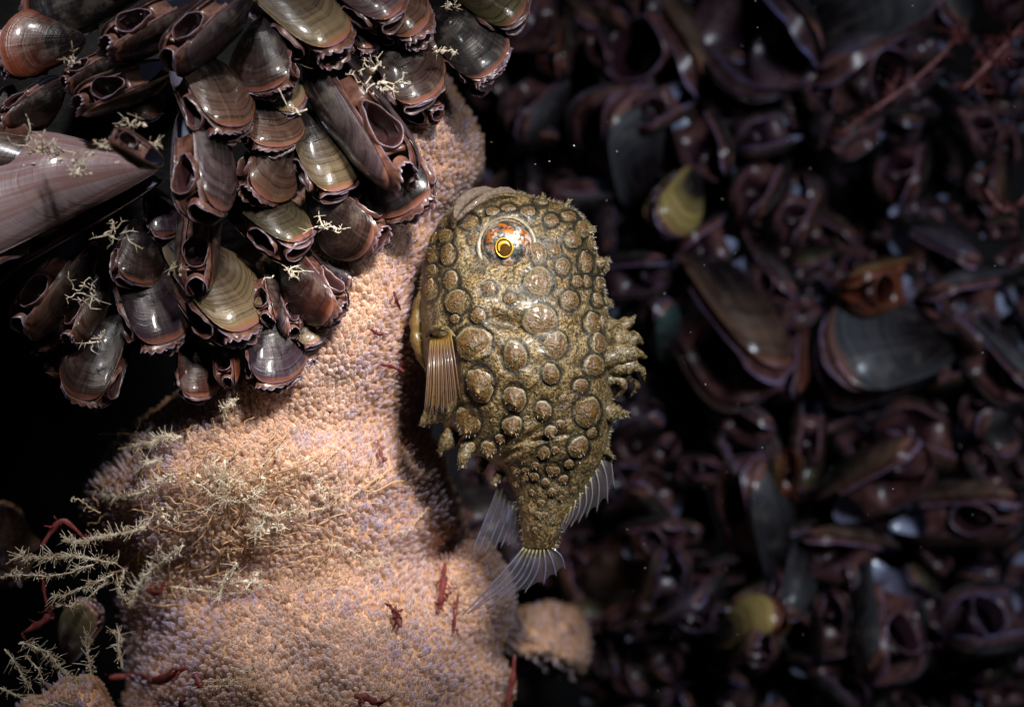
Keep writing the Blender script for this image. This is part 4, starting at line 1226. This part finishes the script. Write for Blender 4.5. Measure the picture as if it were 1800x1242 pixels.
# ------------------------------------------------------------------ the mussel bed far behind
G2 = 'blurred mussels of the bed behind the fish'
PROTO = {}
def proto(w, hinge, seed):
    key = (round(w / 0.08), round(hinge / 0.08), seed % 2)
    if key not in PROTO:
        PROTO[key] = mussel_parts(W=key[0] * 0.08, H=0.17 + 0.03 * (seed % 2), gape=0.03, hinge=key[1] * 0.08, seed=900 + len(PROTO), frill=0.6, lo=True)
    return PROTO[key]
PINK = (0.95, 0.88, 1.15); BLUE = (0.7, 0.85, 1.4); WARM = (1.2, 0.7, 0.4)  # BLUE: bluish-white insides, their strobe-lit look put into the tint
SLATE = (0.10, 0.105, 0.12); YELL = (0.62, 0.44, 0.14); DARK = (0.05, 0.042, 0.045); TEAL = (0.05, 0.11, 0.11); LAV = (0.14, 0.11, 0.17); OCHRE = (0.30, 0.16, 0.05)
FAR = [  # umbo, tip, w, roll, side, shell, pale, mantle, hinge, Y, landmark, label
 ((1218, 300), (1156, 396), .66, 26, 1, YELL, 1.6, PINK, .2, 4.6, 'the yellow mussel', 'plump yellow mussel, the brightest shell behind the fish head'),
 ((1098, 350), (1078, 162), .90, 36, -1, SLATE, 1, PINK, .34, 5.2, 'the wide slate valve', 'wide slate grey mussel valve standing above the fish crest side'),
 ((1212, 188), (1258, 304), .56, 80, 1, DARK, .8, PINK, .44, 5.0, 'the upright oval mussel', 'upright oval gaping mussel above the yellow one'),
 ((1040, -70), (1194, 180), .50, 74, 1, TAN, 1, PINK, .50, 5.4, 'the long open mussel', 'long thin lipped open mussel slanting down at the top middle'),
 ((1215, -70), (1402, 126), .60, 74, 1, DARK, .6, BLUE, .46, 4.8, 'the blue lit open mussel', 'large open mussel with blue white inside at the top edge'),
 ((1388, 124), (1660, -40), .52, 18, 1, SLATE, 1.3, PINK, .2, 4.9, 'the long blue grey wedge', 'long blue grey wedge shaped mussel at the top edge'),
 ((1650, 40), (1456, 168), .60, 60, -1, LAV, 1, PINK, .42, 5.3, 'the lavender gaping mussel', 'lavender gaping mussel under the long blue grey wedge'),
 ((985, 145), (900, 220), .74, 50, 1, SLATE, 1, PINK, .36, 5.0, 'the round grey mussel', 'round mouthed grey mussel just above the sponge tip'),
 ((935, -40), (918, 74), .80, 40, -1, SLATE, .9, PINK, .34, 4.8, 'the pale rimmed top mussel', 'grey mussel with pale rim behind the olive one'),
 ((985, 15), (972, 122), .44, 60, 1, BROWN, 1, WARM, .34, 5.0, 'the slim orange edged mussel', 'slim orange edged mussel hanging near the top of the dark water'),
 ((1402, 222), (1300, 250), .56, 80, 1, DARK, .8, BLUE, .40, 5.0, 'the blue centred mussel', 'gaping mussel with a blue tinted centre right of the upright oval one'),
 ((1365, 270), (1308, 370), .58, 80, 1, DARK, .9, PINK, .40, 5.2, 'the leaning ring mussel', 'leaning ring mouthed mussel under the blue centred one'),
 ((1425, 335), (1385, 415), .60, 75, 1, BROWN, .9, PINK, .40, 5.4, 'the small leaning mussel', 'small leaning mussel below and beside the leaning ring mouthed one'),
 ((1600, 240), (1575, 345), .70, 78, 1, DARK, .5, PINK, .40, 5.6, 'the dim U lipped mussel', 'very dim mussel with a U shaped lip in the darkest area'),
 ((1285, 400), (1205, 450), .62, 70, -1, DARK, .9, PINK, .44, 5.0, 'the broad dark mouthed mussel', 'broad dark mouthed mussel just below the yellow one'),
 ((1188, 470), (1345, 680), .68, 46, 1, TAN, 1.2, PINK, .40, 4.7, 'the big tan mussel', 'big tan grey mussel with a round black opening beside the crest'),
 ((1035, 492), (1168, 476), .58, 74, 1, DARK, .8, BLUE, .42, 4.6, 'the bluish mouthed mussel', 'bluish mouthed mussel directly behind the fish shoulder'),
 ((1160, 630), (1155, 530), .56, 40, -1, TEAL, 1, BLUE, .36, 5.0, 'the teal mussel', 'teal tinted mussel just beyond the crest spines'),
 ((1400, 560), (1385, 690), .50, 70, 1, RED, .8, PINK, .36, 5.0, 'the reddish narrow mussel', 'reddish narrow mussel right of the big tan one'),
 ((1662, 610), (1452, 650), .72, 16, -1, SLATE, 1.1, PINK, .24, 4.8, 'the slate bowl mussel', 'slate mussel shaped like a shallow bowl with pale lower rim'),
 ((1605, 482), (1495, 515), .60, 70, -1, OCHRE, 1.4, WARM, .40, 4.8, 'the orange mussel', 'bright orange brown mussel with segmented mouth'),
 ((1780, 505), (1640, 540), .56, 70, -1, SLATE, .9, PINK, .42, 5.0, 'the long slot mussel', 'mussel with a long dark slot mouth right of the orange one'),
 ((1690, 570), (1800, 690), .58, 60, 1, SLATE, 1.1, PINK, .42, 4.8, 'the grey edge mussel', 'grey mussel with oval ring mouth by the picture edge'),
 ((1570, 400), (1710, 480), .58, 56, 1, LAV, .9, PINK, .40, 5.2, 'the dim lavender mussel', 'dim lavender mussel above the long slot mouthed one'),
 ((1448, 892), (1622, 796), .58, 54, 1, TAN, 1.0, PINK, .40, 4.6, 'the wedge mouthed mussel', 'large mussel with long wedge shaped mouth below the slate bowl one'),
 ((1345, 1020), (1305, 815), .56, 46, -1, SLATE, .8, PINK, .30, 5.0, 'the tall lavender lipped mussel', 'tall mussel with broad lavender lip right of the tail'),
 ((1372, 900), (1385, 795), .42, 60, 1, OCHRE, 1.2, WARM, .30, 4.8, 'the small orange wedge', 'small orange wedge shaped mussel beside the tall lavender lipped one'),
 ((1560, 905), (1790, 900), .36, 70, 1, TAN, 1, PINK, .44, 4.9, 'the long ring mussel', 'long horizontal mussel with ring mouth at its far end'),
 ((1575, 985), (1415, 965), .52, 74, -1, TAN, .9, PINK, .42, 5.0, 'the flat slot mussel', 'mussel with flat black slot below the wedge mouthed one'),
 ((1165, 1060), (1178, 972), .60, 72, 1, SLATE, 1, BLUE, .40, 4.6, 'the pale upright ring', 'small pale blue upright ring mussel below the tail'),
 ((1160, 1100), (1245, 1060), .60, 50, 1, LAV, 1, BLUE, .40, 4.5, 'the lavender cup mussel', 'lavender cup shaped mussel under the pale upright ring'),
 ((1262, 1128), (1376, 1080), .56, 20, 1, YELL, 1.3, WARM, .24, 4.6, 'the tan yellow mussel', 'tan yellow mussel valve low beside the lavender cup one'),
 ((1090, 950), (1198, 938), .64, 74, 1, DARK, .9, PINK, .42, 4.8, 'the pink ring mussel', 'pink ringed mussel right of the second dorsal fin'),
 ((1820, 1080), (1668, 1100), .56, 74, 1, SLATE, .8, BLUE, .44, 4.8, 'the blue ring mussel', 'blue lit ring mouthed mussel at the lower picture edge'),
 ((1540, 990), (1560, 1190), .62, 44, -1, SLATE, .9, PINK, .40, 4.7, 'the big grey dome', 'big grey domed mussel with dark mouth low in the bed'),
 ((1400, 950), (1380, 1085), .50, 30, 1, SLATE, 1, PINK, .30, 4.8, 'the grey crescent mussel', 'grey crescent shaped mussel beside the flat slot one'),
 ((1462, 1165), (1458, 1045), .42, 74, 1, DARK, .9, PINK, .40, 4.7, 'the slim upright mussel', 'slim upright mussel between the crescent and the big grey dome'),
 ((1300, 1175), (1345, 1120), .70, 60, 1, OLIVE, .9, PINK, .40, 4.5, 'the olive round mussel', 'small round olive mussel under the tan yellow one'),
 ((1130, 810), (1185, 775), .56, 70, 1, DARK, .9, PINK, .4, 5.0, 'the dusky mussel', 'dusky mussel nearest the lower knob of the fish back'),
 ((1010, 1030), (1120, 960), .70, 20, -1, BROWN, .9, PINK, .2, 5.6, 'the big dim brown mussel', 'big dim brown mussel just right of the tail fin'),
 ((1240, 700), (1350, 760), .52, 64, 1, MAUVE, .9, PINK, .4, 5.0, 'the mauve mussel', 'mauve mussel under the big tan one'),
 ((1700, 800), (1560, 745), .55, 60, 1, TAN, .8, PINK, .4, 5.2, 'the tan slanted mussel', 'tan slanted mussel between the bowl shaped and wedge mouthed ones'),
]
centres = []
for i, (um, tp, w, roll, sg, colr, pale, mc, hinge, Y, lm, label) in enumerate(FAR):
    tl = 0.5 * math.hypot(um[0] - tp[0], um[1] - tp[1]) / 200
    place_mussel(proto(w, hinge, i), um, tp, Y + tl + 0.3, Y, roll, sg, label, G2, colr, pale, mc)
    centres.append(((um[0] + tp[0]) / 2, (um[1] + tp[1]) / 2, lm, 60 if tl < 0.4 else 85))
LAND = [(c[0], c[1], c[2]) for c in centres] + [(1100, 620, 'the crest spines'), (1050, 450, 'the fish shoulder'), (1000, 1130, 'the pink sponge lump'), (1060, 870, 'the second dorsal fin'), (920, 250, 'the sponge tip'), (1760, 120, 'the red weed'), (900, 1020, 'the tail fin')]
COLS = [(DARK, 'black'), (GREY, 'grey'), (BROWN, 'brown'), (MAUVE, 'mauve'), (SLATE, 'slate'), (OLIVE, 'olive'), (PURPLE, 'purple'), (TAN, 'tan')]
r2 = np.random.default_rng(21)
fill = []
tries = 0
while len(fill) < 215 and tries < 20000:
    tries += 1
    x = 840 + 1000 * r2.random(); y = -30 + 1300 * r2.random()
    if y < 400 and r2.random() < 0.45: continue
    if y < 420 and x > 1450 and r2.random() < 0.6: continue
    if np.interp(y, [0, 200, 330, 345, 900, 1000, 1060, 1242], [760, 800, 840, 780, 780, 900, 980, 1020]) > x - 40: continue
    if 345 < y < 930:
        xl, xr, d = fish_row(y)
        if xl < x < xr + 18 and y < 840: continue
    if any((x - c[0]) ** 2 + (y - c[1]) ** 2 < (c[3] * 0.8) ** 2 for c in centres): continue
    if any((x - c[0]) ** 2 + (y - c[1]) ** 2 < 46 ** 2 for c in fill): continue
    fill.append((x, y))
seen = {}
SIZEW = lambda L: 'small' if L < 80 else ('mid sized' if L < 100 else 'large')
def direction(dx, dy):
    a = math.degrees(math.atan2(-dy, dx)) % 360
    return ['rightward', 'obliquely up', 'upward', 'up and back', 'leftward', 'obliquely down', 'downward', 'down and out'][int((a + 22.5) // 45) % 8]
def relation(dx, dy):
    if abs(dy) > 1.6 * abs(dx): return 'below' if dy > 0 else 'above'
    if abs(dx) > 1.6 * abs(dy): return 'right of' if dx > 0 else 'left of'
    return ('lower right of' if dx > 0 else 'lower left of') if dy > 0 else ('upper right of' if dx > 0 else 'upper left of')
for i, (x, y) in enumerate(fill):
    L = 62 + 56 * r2.random()
    a = r2.normal(0.9, 1.1) if r2.random() < 0.7 else r2.random() * 6.28
    ux, uy = math.cos(a), math.sin(a)
    colr, cw = COLS[int(r2.integers(len(COLS)))]
    Y = 5.0 + 1.6 * r2.random()
    roll = 30 + 55 * r2.random()
    mc = BLUE if r2.random() < 0.25 else PINK
    near = sorted(LAND, key=lambda q: (q[0] - x) ** 2 + (q[1] - y) ** 2)
    n0 = near[0]
    lab = f'{SIZEW(L)} {cw} mussel pointing {direction(ux, uy)}, {relation(x - n0[0], y - n0[1])} {n0[2]}'
    if lab in seen:
        n1 = near[1]
        lab = f'{SIZEW(L)} {cw} mussel {relation(x - n0[0], y - n0[1])} {n0[2]}, towards {n1[2]}'
    if lab in seen:
        lab = f'{cw} mussel {relation(x - n0[0], y - n0[1])} {n0[2]} and {relation(x - near[2][0], y - near[2][1])} {near[2][2]}'
    seen[lab] = 1
    place_mussel(proto(0.5 + 0.2 * r2.random(), 0.3 + 0.2 * r2.random(), i), (x - ux * L / 2, y - uy * L / 2), (x + ux * L / 2, y + uy * L / 2),
                 Y + 0.2 + 0.5 * r2.random(), Y, roll, 1 if r2.random() < 0.6 else -1, lab, G2, colr, 0.8, mc)

# ------------------------------------------------------------------ hydroids, weed and drifting specks
def hyd_mat(name, c1, c2, trans=0.3):
    M = Mat(name)
    n = M.noise(9, 4)
    c = M.mix(M.mapr(n, 0.35, 0.65, 0, 1), c1, c2)
    M.set(Base_Color=c, Roughness=0.5)
    M.translucent(c, trans)
    return M.m
MAT_HYD = hyd_mat('hydroid_pale', (0.58, 0.45, 0.30), (0.92, 0.85, 0.72))
MAT_STALK = hyd_mat('hydroid_stalk', (0.48, 0.28, 0.14), (0.66, 0.44, 0.27))
MAT_REDW = hyd_mat('red_weed', (0.11, 0.012, 0.010), (0.22, 0.05, 0.05))
MAT_WHITE = hyd_mat('white_crust', (0.66, 0.54, 0.38), (0.92, 0.86, 0.76))
r3 = np.random.default_rng(33)

def hydroid(pts, label, rad=1.6, fuzz=1.0, mat=None, name='hydroid', group='pale hydroid strands', cat='hydroid', heads=True):
    pp = spline([P(*p) for p in pts], max(10, 6 * len(pts)))
    L = np.linalg.norm(np.diff(pp, axis=0), axis=1).sum()
    root = empty(name, pp[0]); tag(root, label, cat, group)
    n = len(pp); s = np.linspace(0, 1, n)
    ph = r3.random(3) * 6
    pp = pp + r3.normal(0, 0.008, pp.shape) * s[:, None] + 0.03 * np.stack([np.sin(s * 7 + ph[0]), np.sin(s * 5 + ph[1]), np.sin(s * 8 + ph[2])], -1) * s[:, None]
    v, f = tube(pp, rad / 200 * (1 - 0.45 * s), 5)
    link('stem', mesh_data('stem', v - pp[0], f, MAT_STALK if fuzz < 0.8 else (mat or MAT_HYD)), root)
    if fuzz > 0:
        g = Geo()
        for _ in range(int(L * 200 * 0.85 * fuzz)):
            t = r3.random() ** 0.8 * (n - 1.001)
            i = int(t); u = t - i
            p = pp[i] * (1 - u) + pp[i + 1] * u
            d = nrm(r3.normal(0, 1, 3) + nrm(pp[min(i + 1, n - 1)] - pp[i]) * 0.7)
            l = (0.010 + 0.075 * r3.random() ** 3) * (0.5 + 0.9 * abs(math.sin(t * 2.1 + ph[0]))) * min(1.4, 0.7 + fuzz * 0.4)
            q = p + d * l + r3.normal(0, 0.006, 3)
            vv, ff = tube([p, (p + q) / 2 + r3.normal(0, 0.006, 3), q], [0.0032, 0.0028, 0.002], 3)
            g.add(vv - pp[0], ff)
            if r3.random() < 0.28:                                   # clinging grains and polyp heads
                b = 0.003 + 0.006 * r3.random()
                oct_ = np.array([(1, 0, 0), (-1, 0, 0), (0, 1, 0), (0, -1, 0), (0, 0, 1), (0, 0, -1)]) * b * (0.6 + 0.8 * r3.random(3))
                g.add(q + oct_ - pp[0], [(0, 2, 4), (2, 1, 4), (1, 3, 4), (3, 0, 4), (2, 0, 5), (1, 2, 5), (3, 1, 5), (0, 3, 5)])
        link('polyps', g.mesh('polyps', mat or MAT_HYD), root)['kind'] = 'stuff'
    return root
def SY(px, py, lift=0.12):
    return float(sponge_Y(px, py)) - lift
def on(pts, lift=0.12):
    return [(x, y, min(SY(x, y, lift + 0.06), 1.2)) for x, y in pts]
def flat(pts, Y):
    return [(x, y, Y) for x, y in pts]
HYD = [
 (on([(318, 768), (280, 772), (222, 790)], .2), 'short frosty hydroid pointing out level, highest of the strands', 2.2, 2.4),
 (on([(305, 832), (255, 862), (180, 873)], .2), 'long pale hydroid sloping below the frosty level one', 1.8, 1.5),
 (on([(284, 805), (262, 815), (236, 828)], .16), 'faint small hydroid between the frosty one and the long sloping one', 1.5, 1.6),
 (flat([(262, 920), (215, 938), (160, 948), (108, 944)], -.35), 'thick shaggy hydroid reaching over the dark hollow beside red weed', 2.6, 2.6),
 (flat([(205, 990), (150, 982), (90, 974), (24, 980)], -.55), 'shaggy hydroid with forked end stretching furthest over the dark', 2.6, 2.6),
 (flat([(165, 992), (100, 1008), (0, 1017)], -.65), 'thin straight hydroid stalk leaving at the picture edge', 2.0, 1.0),
 (flat([(200, 1008), (150, 1032), (88, 1049)], -.6), 'grey hydroid strand sloping down under the straight stalk', 2.4, 1.6),
 (flat([(190, 1022), (150, 1052), (104, 1072)], -.4), 'lower grey strand ending in a white bead', 2.2, 1.2),
 (on([(322, 958), (285, 990), (250, 1020), (234, 1058)], .2), 'long crusty hydroid running obliquely over the sponge waist', 2.8, 1.9),
 (on([(416, 988), (400, 1015), (376, 1046)], .2), 'crusty hydroid finger hanging on the sponge below the tangle', 3.0, 1.5),
 (on([(395, 808), (393, 840), (388, 876)], .22), 'bushy upright white hydroid in the tangle middle', 2.6, 3.2),
 (on([(470, 900), (458, 925), (452, 940)], .18), 'small yellowish hydroid tuft on the sponge', 2.4, 3.0),
 (on([(560, 850), (568, 862), (572, 872)], .15), 'tiny yellow tuft beside the long fine thread', 1.8, 2.6),
 (on([(348, 905), (400, 870), (462, 832)], .22), 'brown branching stalk rising through the tangle', 1.6, .7),
 (on([(330, 880), (360, 850), (372, 800)], .22), 'brown stalk standing steeply beside the tube', 1.4, .6),
 (on([(350, 850), (380, 872), (425, 878), (470, 862)], .25), 'crooked brown stalk crossing the tangle', 1.5, .9),
 (on([(645, 748), (545, 825), (440, 872)], .10), 'long fine thread running up towards the bright sponge middle', 1.3, .25),
 (on([(690, 822), (585, 888), (500, 908), (420, 926)], .12), 'longest pale thread lying across the sponge', 1.9, .5),
 (on([(755, 890), (728, 920), (700, 940)], .10), 'short thread at the sponge flank', 1.4, .3),
 (on([(400, 965), (500, 958), (570, 958), (620, 968), (652, 985), (690, 972)], .12), 'wavy thread along the sponge waist', 1.7, .5),
 (on([(300, 1030), (380, 1040), (470, 1030)], .12), 'low fuzzy thread under the wavy one', 1.6, .7),
 (flat([(35, 1128), (70, 1140), (105, 1168), (135, 1195)], -.75), 'curled white hydroid in the bottom corner tangle', 2.4, 2.4),
 (flat([(8, 1140), (35, 1175), (50, 1212)], -.75), 'white beaded strand bending down in the bottom corner', 2.0, 1.4),
 (flat([(45, 1150), (68, 1180), (82, 1210)], -.7), 'second beaded strand beside the curled white hydroid', 1.8, 1.2),
 (flat([(0, 1208), (50, 1230), (130, 1242)], -.85), 'lowest pale strand crossing the bottom corner', 2.0, 1.0),
 (flat([(215, 1175), (208, 1130), (196, 1105)], -.3), 'hooked crusty hydroid at the foot of the sponge', 2.8, 2.0),
 (flat([(160, 1190), (158, 1150), (148, 1120)], -.25), 'beaded upright hydroid in the dark hollow', 2.0, 2.0),
 (on([(330, 1202), (400, 1192), (455, 1176)], .15), 'pale thread low over the sponge foot', 2.2, .6),
 (on([(345, 1208), (400, 1203), (455, 1198)], .15), 'second pale thread low over the sponge foot, the lower one', 1.8, .5),
 (flat([(176, 902), (150, 886), (127, 875)], -.3), 'single polyp on a thin stalk before the dark', 1.8, .5),
 (on([(280, 960), (276, 985), (268, 1012)], .2), 'little upright hydroid near the sponge waist edge', 1.6, 1.2),
 (flat([(218, 1000), (214, 1030), (208, 1060)], -.5), 'hanging hydroid with a bent foot beside the dark hollow', 1.8, 1.3),
 (on([(420, 700), (400, 712), (385, 728)], .15), 'small fuzzy tuft just under the lowest mussels', 1.6, 2.0),
 (on([(432, 770), (440, 800), (430, 830)], .16), 'fine brown thread leading up from the tangle', 1.2, .4),
 (on([(500, 780), (470, 815), (455, 850)], .16), 'curved thread joining the tangle from the bright side', 1.2, .5),
 (on([(430, 880), (460, 900), (520, 898)], .2), 'short branching stalk at the tangle side near the fish', 1.5, 1.2),
]
for pts, label, rad, fz in HYD:
    hydroid(pts, label, rad * 0.8, fz * 1.3)

def tuft(px, py, Y, size, n, label, mat, name='hydroid_tuft', bits=0, up=0.6, cat='hydroid'):
    c = P(px, py, Y)
    root = empty(name, c); tag(root, label, cat, 'tufts growing on the shells')
    g = Geo()
    for _ in range(n):
        d = nrm(r3.normal(0, 1, 3) * np.array([1, 0.5, 0.8]) + np.array([0, -0.4, up]))
        l = size / 200 * (0.4 + 0.7 * r3.random())
        st = r3.normal(0, size / 200 * 0.28, 3) * np.array([1.3, 0.25, 0.5])
        p0 = st; p3 = st + d * l
        m1 = st + d * l * 0.4 + r3.normal(0, 0.12 * l, 3); m2 = st + d * l * 0.75 + r3.normal(0, 0.14 * l, 3)
        pp = spline([p0, m1, m2, p3], 9)
        v, f = tube(pp, np.linspace(0.0065, 0.003, 9) * (0.7 + 0.6 * r3.random()), 4)
        g.add(v, f)
        for q in range(5):
            i = int(r3.integers(2, 9)); e = pp[i] + r3.normal(0, 0.03, 3)
            v, f = tube([pp[i], e], [0.0032, 0.002], 3); g.add(v, f)
    link('branches', g.mesh('branches', mat), root)
    if bits:
        g = Geo()
        for _ in range(bits):
            p = r3.normal(0, size / 200 * 0.33, 3) * np.array([1.3, 0.25, 0.5]) + np.array([0, -0.02, -0.02])
            b = 0.008 + 0.018 * r3.random()
            oc = np.array([(1, 0, 0), (-1, 0, 0), (0, 1, 0), (0, -1, 0), (0, 0, 1), (0, 0, -1)]) * b * (0.5 + r3.random((6, 1)))
            g.add(p + oc, [(0, 2, 4), (2, 1, 4), (1, 3, 4), (3, 0, 4), (2, 0, 5), (1, 2, 5), (3, 1, 5), (0, 3, 5)])
        link('crust', g.mesh('crust', MAT_WHITE, False), root)['kind'] = 'stuff'
    return root
def my(x, y, d=0): return tipY(x, y) + d
tuft(92, 268, my(92, 268, -.55), 50, 16, 'bright cream hydroid tuft standing on the biggest mussel', MAT_HYD, bits=16)
tuft(142, 296, my(142, 296, -.62), 28, 8, 'white crusty clump beside the bright cream tuft', MAT_WHITE, bits=14)
tuft(182, 262, my(182, 262, -.6), 22, 6, 'small golden tuft near the tiny perched mussel', MAT_HYD, bits=2)
tuft(232, 222, my(232, 222, -.4), 22, 6, 'golden sprig above the tiny perched mussel', MAT_HYD, bits=3)
tuft(270, 262, my(270, 262, -.5), 20, 6, 'ochre crust at the hinge of the biggest mussel', MAT_HYD, bits=6)
tuft(200, 412, my(200, 412, -.2), 32, 10, 'fringe of curved pale hairs under the biggest mussel', MAT_HYD, up=-.4)
tuft(150, 512, my(150, 512, -.15), 34, 9, 'pale curved hairs on the small tan gaping mussel', MAT_WHITE, up=.1)
tuft(168, 602, my(168, 602, -.15), 22, 6, 'white sprig on the black mussel with orange rim', MAT_WHITE, up=-.2)
tuft(672, 148, my(672, 148, -.45), 40, 10, 'white hydroid sprig on the largest open mussel', MAT_WHITE, bits=8, up=.1)
tuft(660, 118, my(660, 118, -.4), 18, 5, 'small bead of white crust above the white sprig', MAT_WHITE, bits=4)
tuft(540, 198, my(540, 198, -.3), 34, 3, 'zigzag white thread between the cream and the largest open mussel', MAT_WHITE, up=.5)
tuft(572, 398, my(572, 398, -.15), 26, 7, 'white star shaped crust on the brown ringed mussel', MAT_WHITE, up=.1)
tuft(506, 480, my(506, 480, -.1), 22, 6, 'white hairs on the black mussel with dark red rim', MAT_WHITE, up=-.1)
tuft(780, 88, my(780, 88, -.2), 20, 5, 'white specks of crust on the black ringed mussel', MAT_WHITE, bits=3)
tuft(306, 476, my(306, 476, -.2), 14, 4, 'tiny tan twig beside the golden green mussel', MAT_HYD, bits=2)
tuft(796, 8, my(796, 8, -.1), 18, 5, 'white twig at the top beside the olive mussel', MAT_WHITE, bits=2)
tuft(128, 108, my(128, 108, -.3), 18, 4, 'white grain with brown twig at the rust red valve', MAT_HYD, bits=3)

tuft(394, 846, SY(394, 846, .22), 46, 14, 'dense golden hydroid bush at the heart of the strands', MAT_HYD, bits=10, up=.3)
tuft(462, 925, SY(462, 925, .2), 34, 9, 'yellow crusted tuft on the sponge towards the fish from the bush', MAT_HYD, bits=12, up=.1)
tuft(430, 872, SY(430, 872, .22), 44, 10, 'sprawling golden tuft touching the golden bush', MAT_STALK, bits=6, up=.1)
tuft(328, 836, SY(328, 836, .22), 36, 9, 'ochre tuft round a stubby tube on the sponge', MAT_STALK, bits=10, up=.2)
tuft(300, 905, SY(300, 905, .22), 40, 9, 'pale tuft near the root of the shaggy hydroid', MAT_HYD, bits=8, up=.1)
tuft(470, 835, SY(470, 835, .2), 36, 8, 'thin golden tuft at the upper side of the strands', MAT_STALK, bits=3, up=.3)
tuft(440, 1018, SY(440, 1018, .2), 30, 7, 'cream tuft on the sponge waist', MAT_HYD, bits=6, up=-.1)

def weed(pts, label, width, branches=6, name='red_weed', size=16):
    pp = spline([P(*p) for p in pts], 14)
    root_pos = pp[0]
    g = Geo()
    s = np.linspace(0, 1, 14)
    v, f = tube(pp, width / 200 * (0.5 + np.sin(s * math.pi) * 0.6) * (1 + 0.25 * np.sin(s * 19)), 6, 0.35); g.add(v - root_pos, f)
    for _ in range(branches):
        i = int(r3.integers(2, 14)); d = nrm(r3.normal(0, 1, 3) * np.array([1, 0.5, 1]))
        l = size / 200 * (0.4 + r3.random())
        q = spline([pp[i], pp[i] + d * l * 0.5 + r3.normal(0, l * 0.15, 3), pp[i] + d * l + r3.normal(0, l * 0.2, 3)], 6)
        v, f = tube(q, np.linspace(width * 0.55, width * 0.2, 6) / 200, 5, 0.4); g.add(v - root_pos, f)
        for _ in range(2):
            k = int(r3.integers(2, 6)); e = q[k] + r3.normal(0, l * 0.3, 3)
            v, f = tube([q[k], (q[k] + e) / 2, e], np.array([width * .35, width * .3, width * .15]) / 200, 4, 0.5); g.add(v - root_pos, f)
    o = link(name, g.mesh(name, MAT_REDW)); o.location = root_pos
    tag(o, label, 'seaweed', 'scraps of red weed')
weed(flat([(70, 965), (92, 932), (112, 915), (150, 946)], .1), 'dull red weed arching behind the shaggy hydroid', 5, 8)
weed(flat([(92, 1062), (80, 1088), (40, 1112)], -.2), 'dark red weed in the hollow above the olive mussel', 6, 6)
weed(flat([(74, 1000), (78, 1040), (84, 1072)], -.2), 'thin upright red strand in the dark hollow', 3, 0)
weed(on([(192, 1190), (235, 1188), (276, 1196), (328, 1172)], .2), 'broad flat red weed ribbon at the sponge foot', 8, 4)
weed(on([(342, 1182), (350, 1200), (354, 1208)], .2), 'short blood red blade beside the ribbon', 6, 0)
weed(on([(318, 1222), (318, 1232), (316, 1246)], .2), 'tiny red blade under the ribbon', 4, 0)
weed(on([(622, 1222), (645, 1226), (668, 1240)], .12), 'pinkish red weed scrap at the bottom edge of the sponge', 6, 7)
weed(on([(690, 1070), (698, 1085), (704, 1100)], .12), 'pale pink weed scrap on the sponge foot', 6, 7)
weed(on([(782, 990), (778, 1035), (770, 1075)], .15), 'red weed sprig hanging below the sponge flank', 5, 9)
weed(on([(806, 1040), (800, 1080), (797, 1112)], .1), 'thin dark red strand beside the hanging sprig', 3, 3)
weed(on([(650, 578), (662, 586), (674, 588)], .12), 'small crimson twig on the bright sponge', 2.6, 7, size=9)
weed(on([(668, 640), (690, 645), (706, 650)], .16), 'crimson twig at the sponge edge close to the pectoral fin', 3, 9, size=10)
weed(on([(692, 512), (698, 530), (704, 545)], .14), 'faint crimson twig beside the sucker', 2.6, 5, size=9)
weed(on([(664, 772), (668, 790), (672, 806)], .12), 'pink twig on the sponge flank', 3, 5, size=9)
weed(on([(290, 1020), (278, 1042), (256, 1036)], .16), 'curled red weed on the sponge waist', 4, 8, size=10)
weed(flat([(1470, 240), (1540, 190), (1620, 130), (1690, 60)], 3.9), 'blurred maroon weed branch crossing the dark upper bed', 5, 22, size=40)
weed(flat([(1690, 160), (1740, 110), (1800, 40)], 3.6), 'bushy maroon weed at the upper picture edge', 6, 30, size=45)
weed(flat([(1730, 330), (1770, 370), (1820, 330)], 3.9), 'dim maroon weed scrap low at the picture edge', 5, 12, size=34)
weed(flat([(905, 1150), (900, 1200), (886, 1260)], 1.2), 'dark red strand behind the sponge foot', 5, 4)

# the fine golden web of hydroid threads draped over the sponge
g = Geo()
for _ in range(150):
    x = 300 + 150 * r3.normal() * 0.8 + 70; y = 885 + 75 * r3.normal()
    a = r3.normal(-0.5, 0.55) if r3.random() < 0.7 else r3.random() * 3.1
    L = 30 + 90 * r3.random() ** 1.5
    q = []
    for k in range(5):
        t = (k / 4 - 0.5) * L
        xx = x + math.cos(a) * t + r3.normal(0, 4); yy = y + math.sin(a) * t * 1.0 + r3.normal(0, 4)
        if not (150 < xx < 720 and 730 < yy < 1080): break
        q.append(P(xx, yy, min(SY(xx, yy, 0.10 + 0.14 * r3.random()), 0.6)))
    if len(q) < 4: continue
    v, f = tube(spline(q, 14), 0.0055 * (0.5 + r3.random()), 4); g.add(v, f)
o = link('hydroid_web', g.mesh('hydroid_web', MAT_STALK))
tag(o, 'fine tangled web of golden hydroid threads draped over the sponge', 'hydroid', kind='stuff')

# drifting specks in the water
g = Geo()
for _ in range(230):
    Y = -2.0 + 6.0 * r3.random()
    p = P(1800 * r3.random(), 1242 * r3.random(), Y)
    if p[0] < 0.4 and Y > -1.2: continue
    b = 0.003 + 0.006 * r3.random() ** 2
    oc = np.array([(1, 0, 0), (-1, 0, 0), (0, 1, 0), (0, -1, 0), (0, 0, 1), (0, 0, -1)]) * b
    g.add(p + oc, [(0, 2, 4), (2, 1, 4), (1, 3, 4), (3, 0, 4), (2, 0, 5), (1, 2, 5), (3, 1, 5), (0, 3, 5)])
o = link('drifting_specks', g.mesh('drifting_specks', MAT_WHITE))
tag(o, 'tiny pale specks drifting in the dark water', 'specks', kind='stuff')
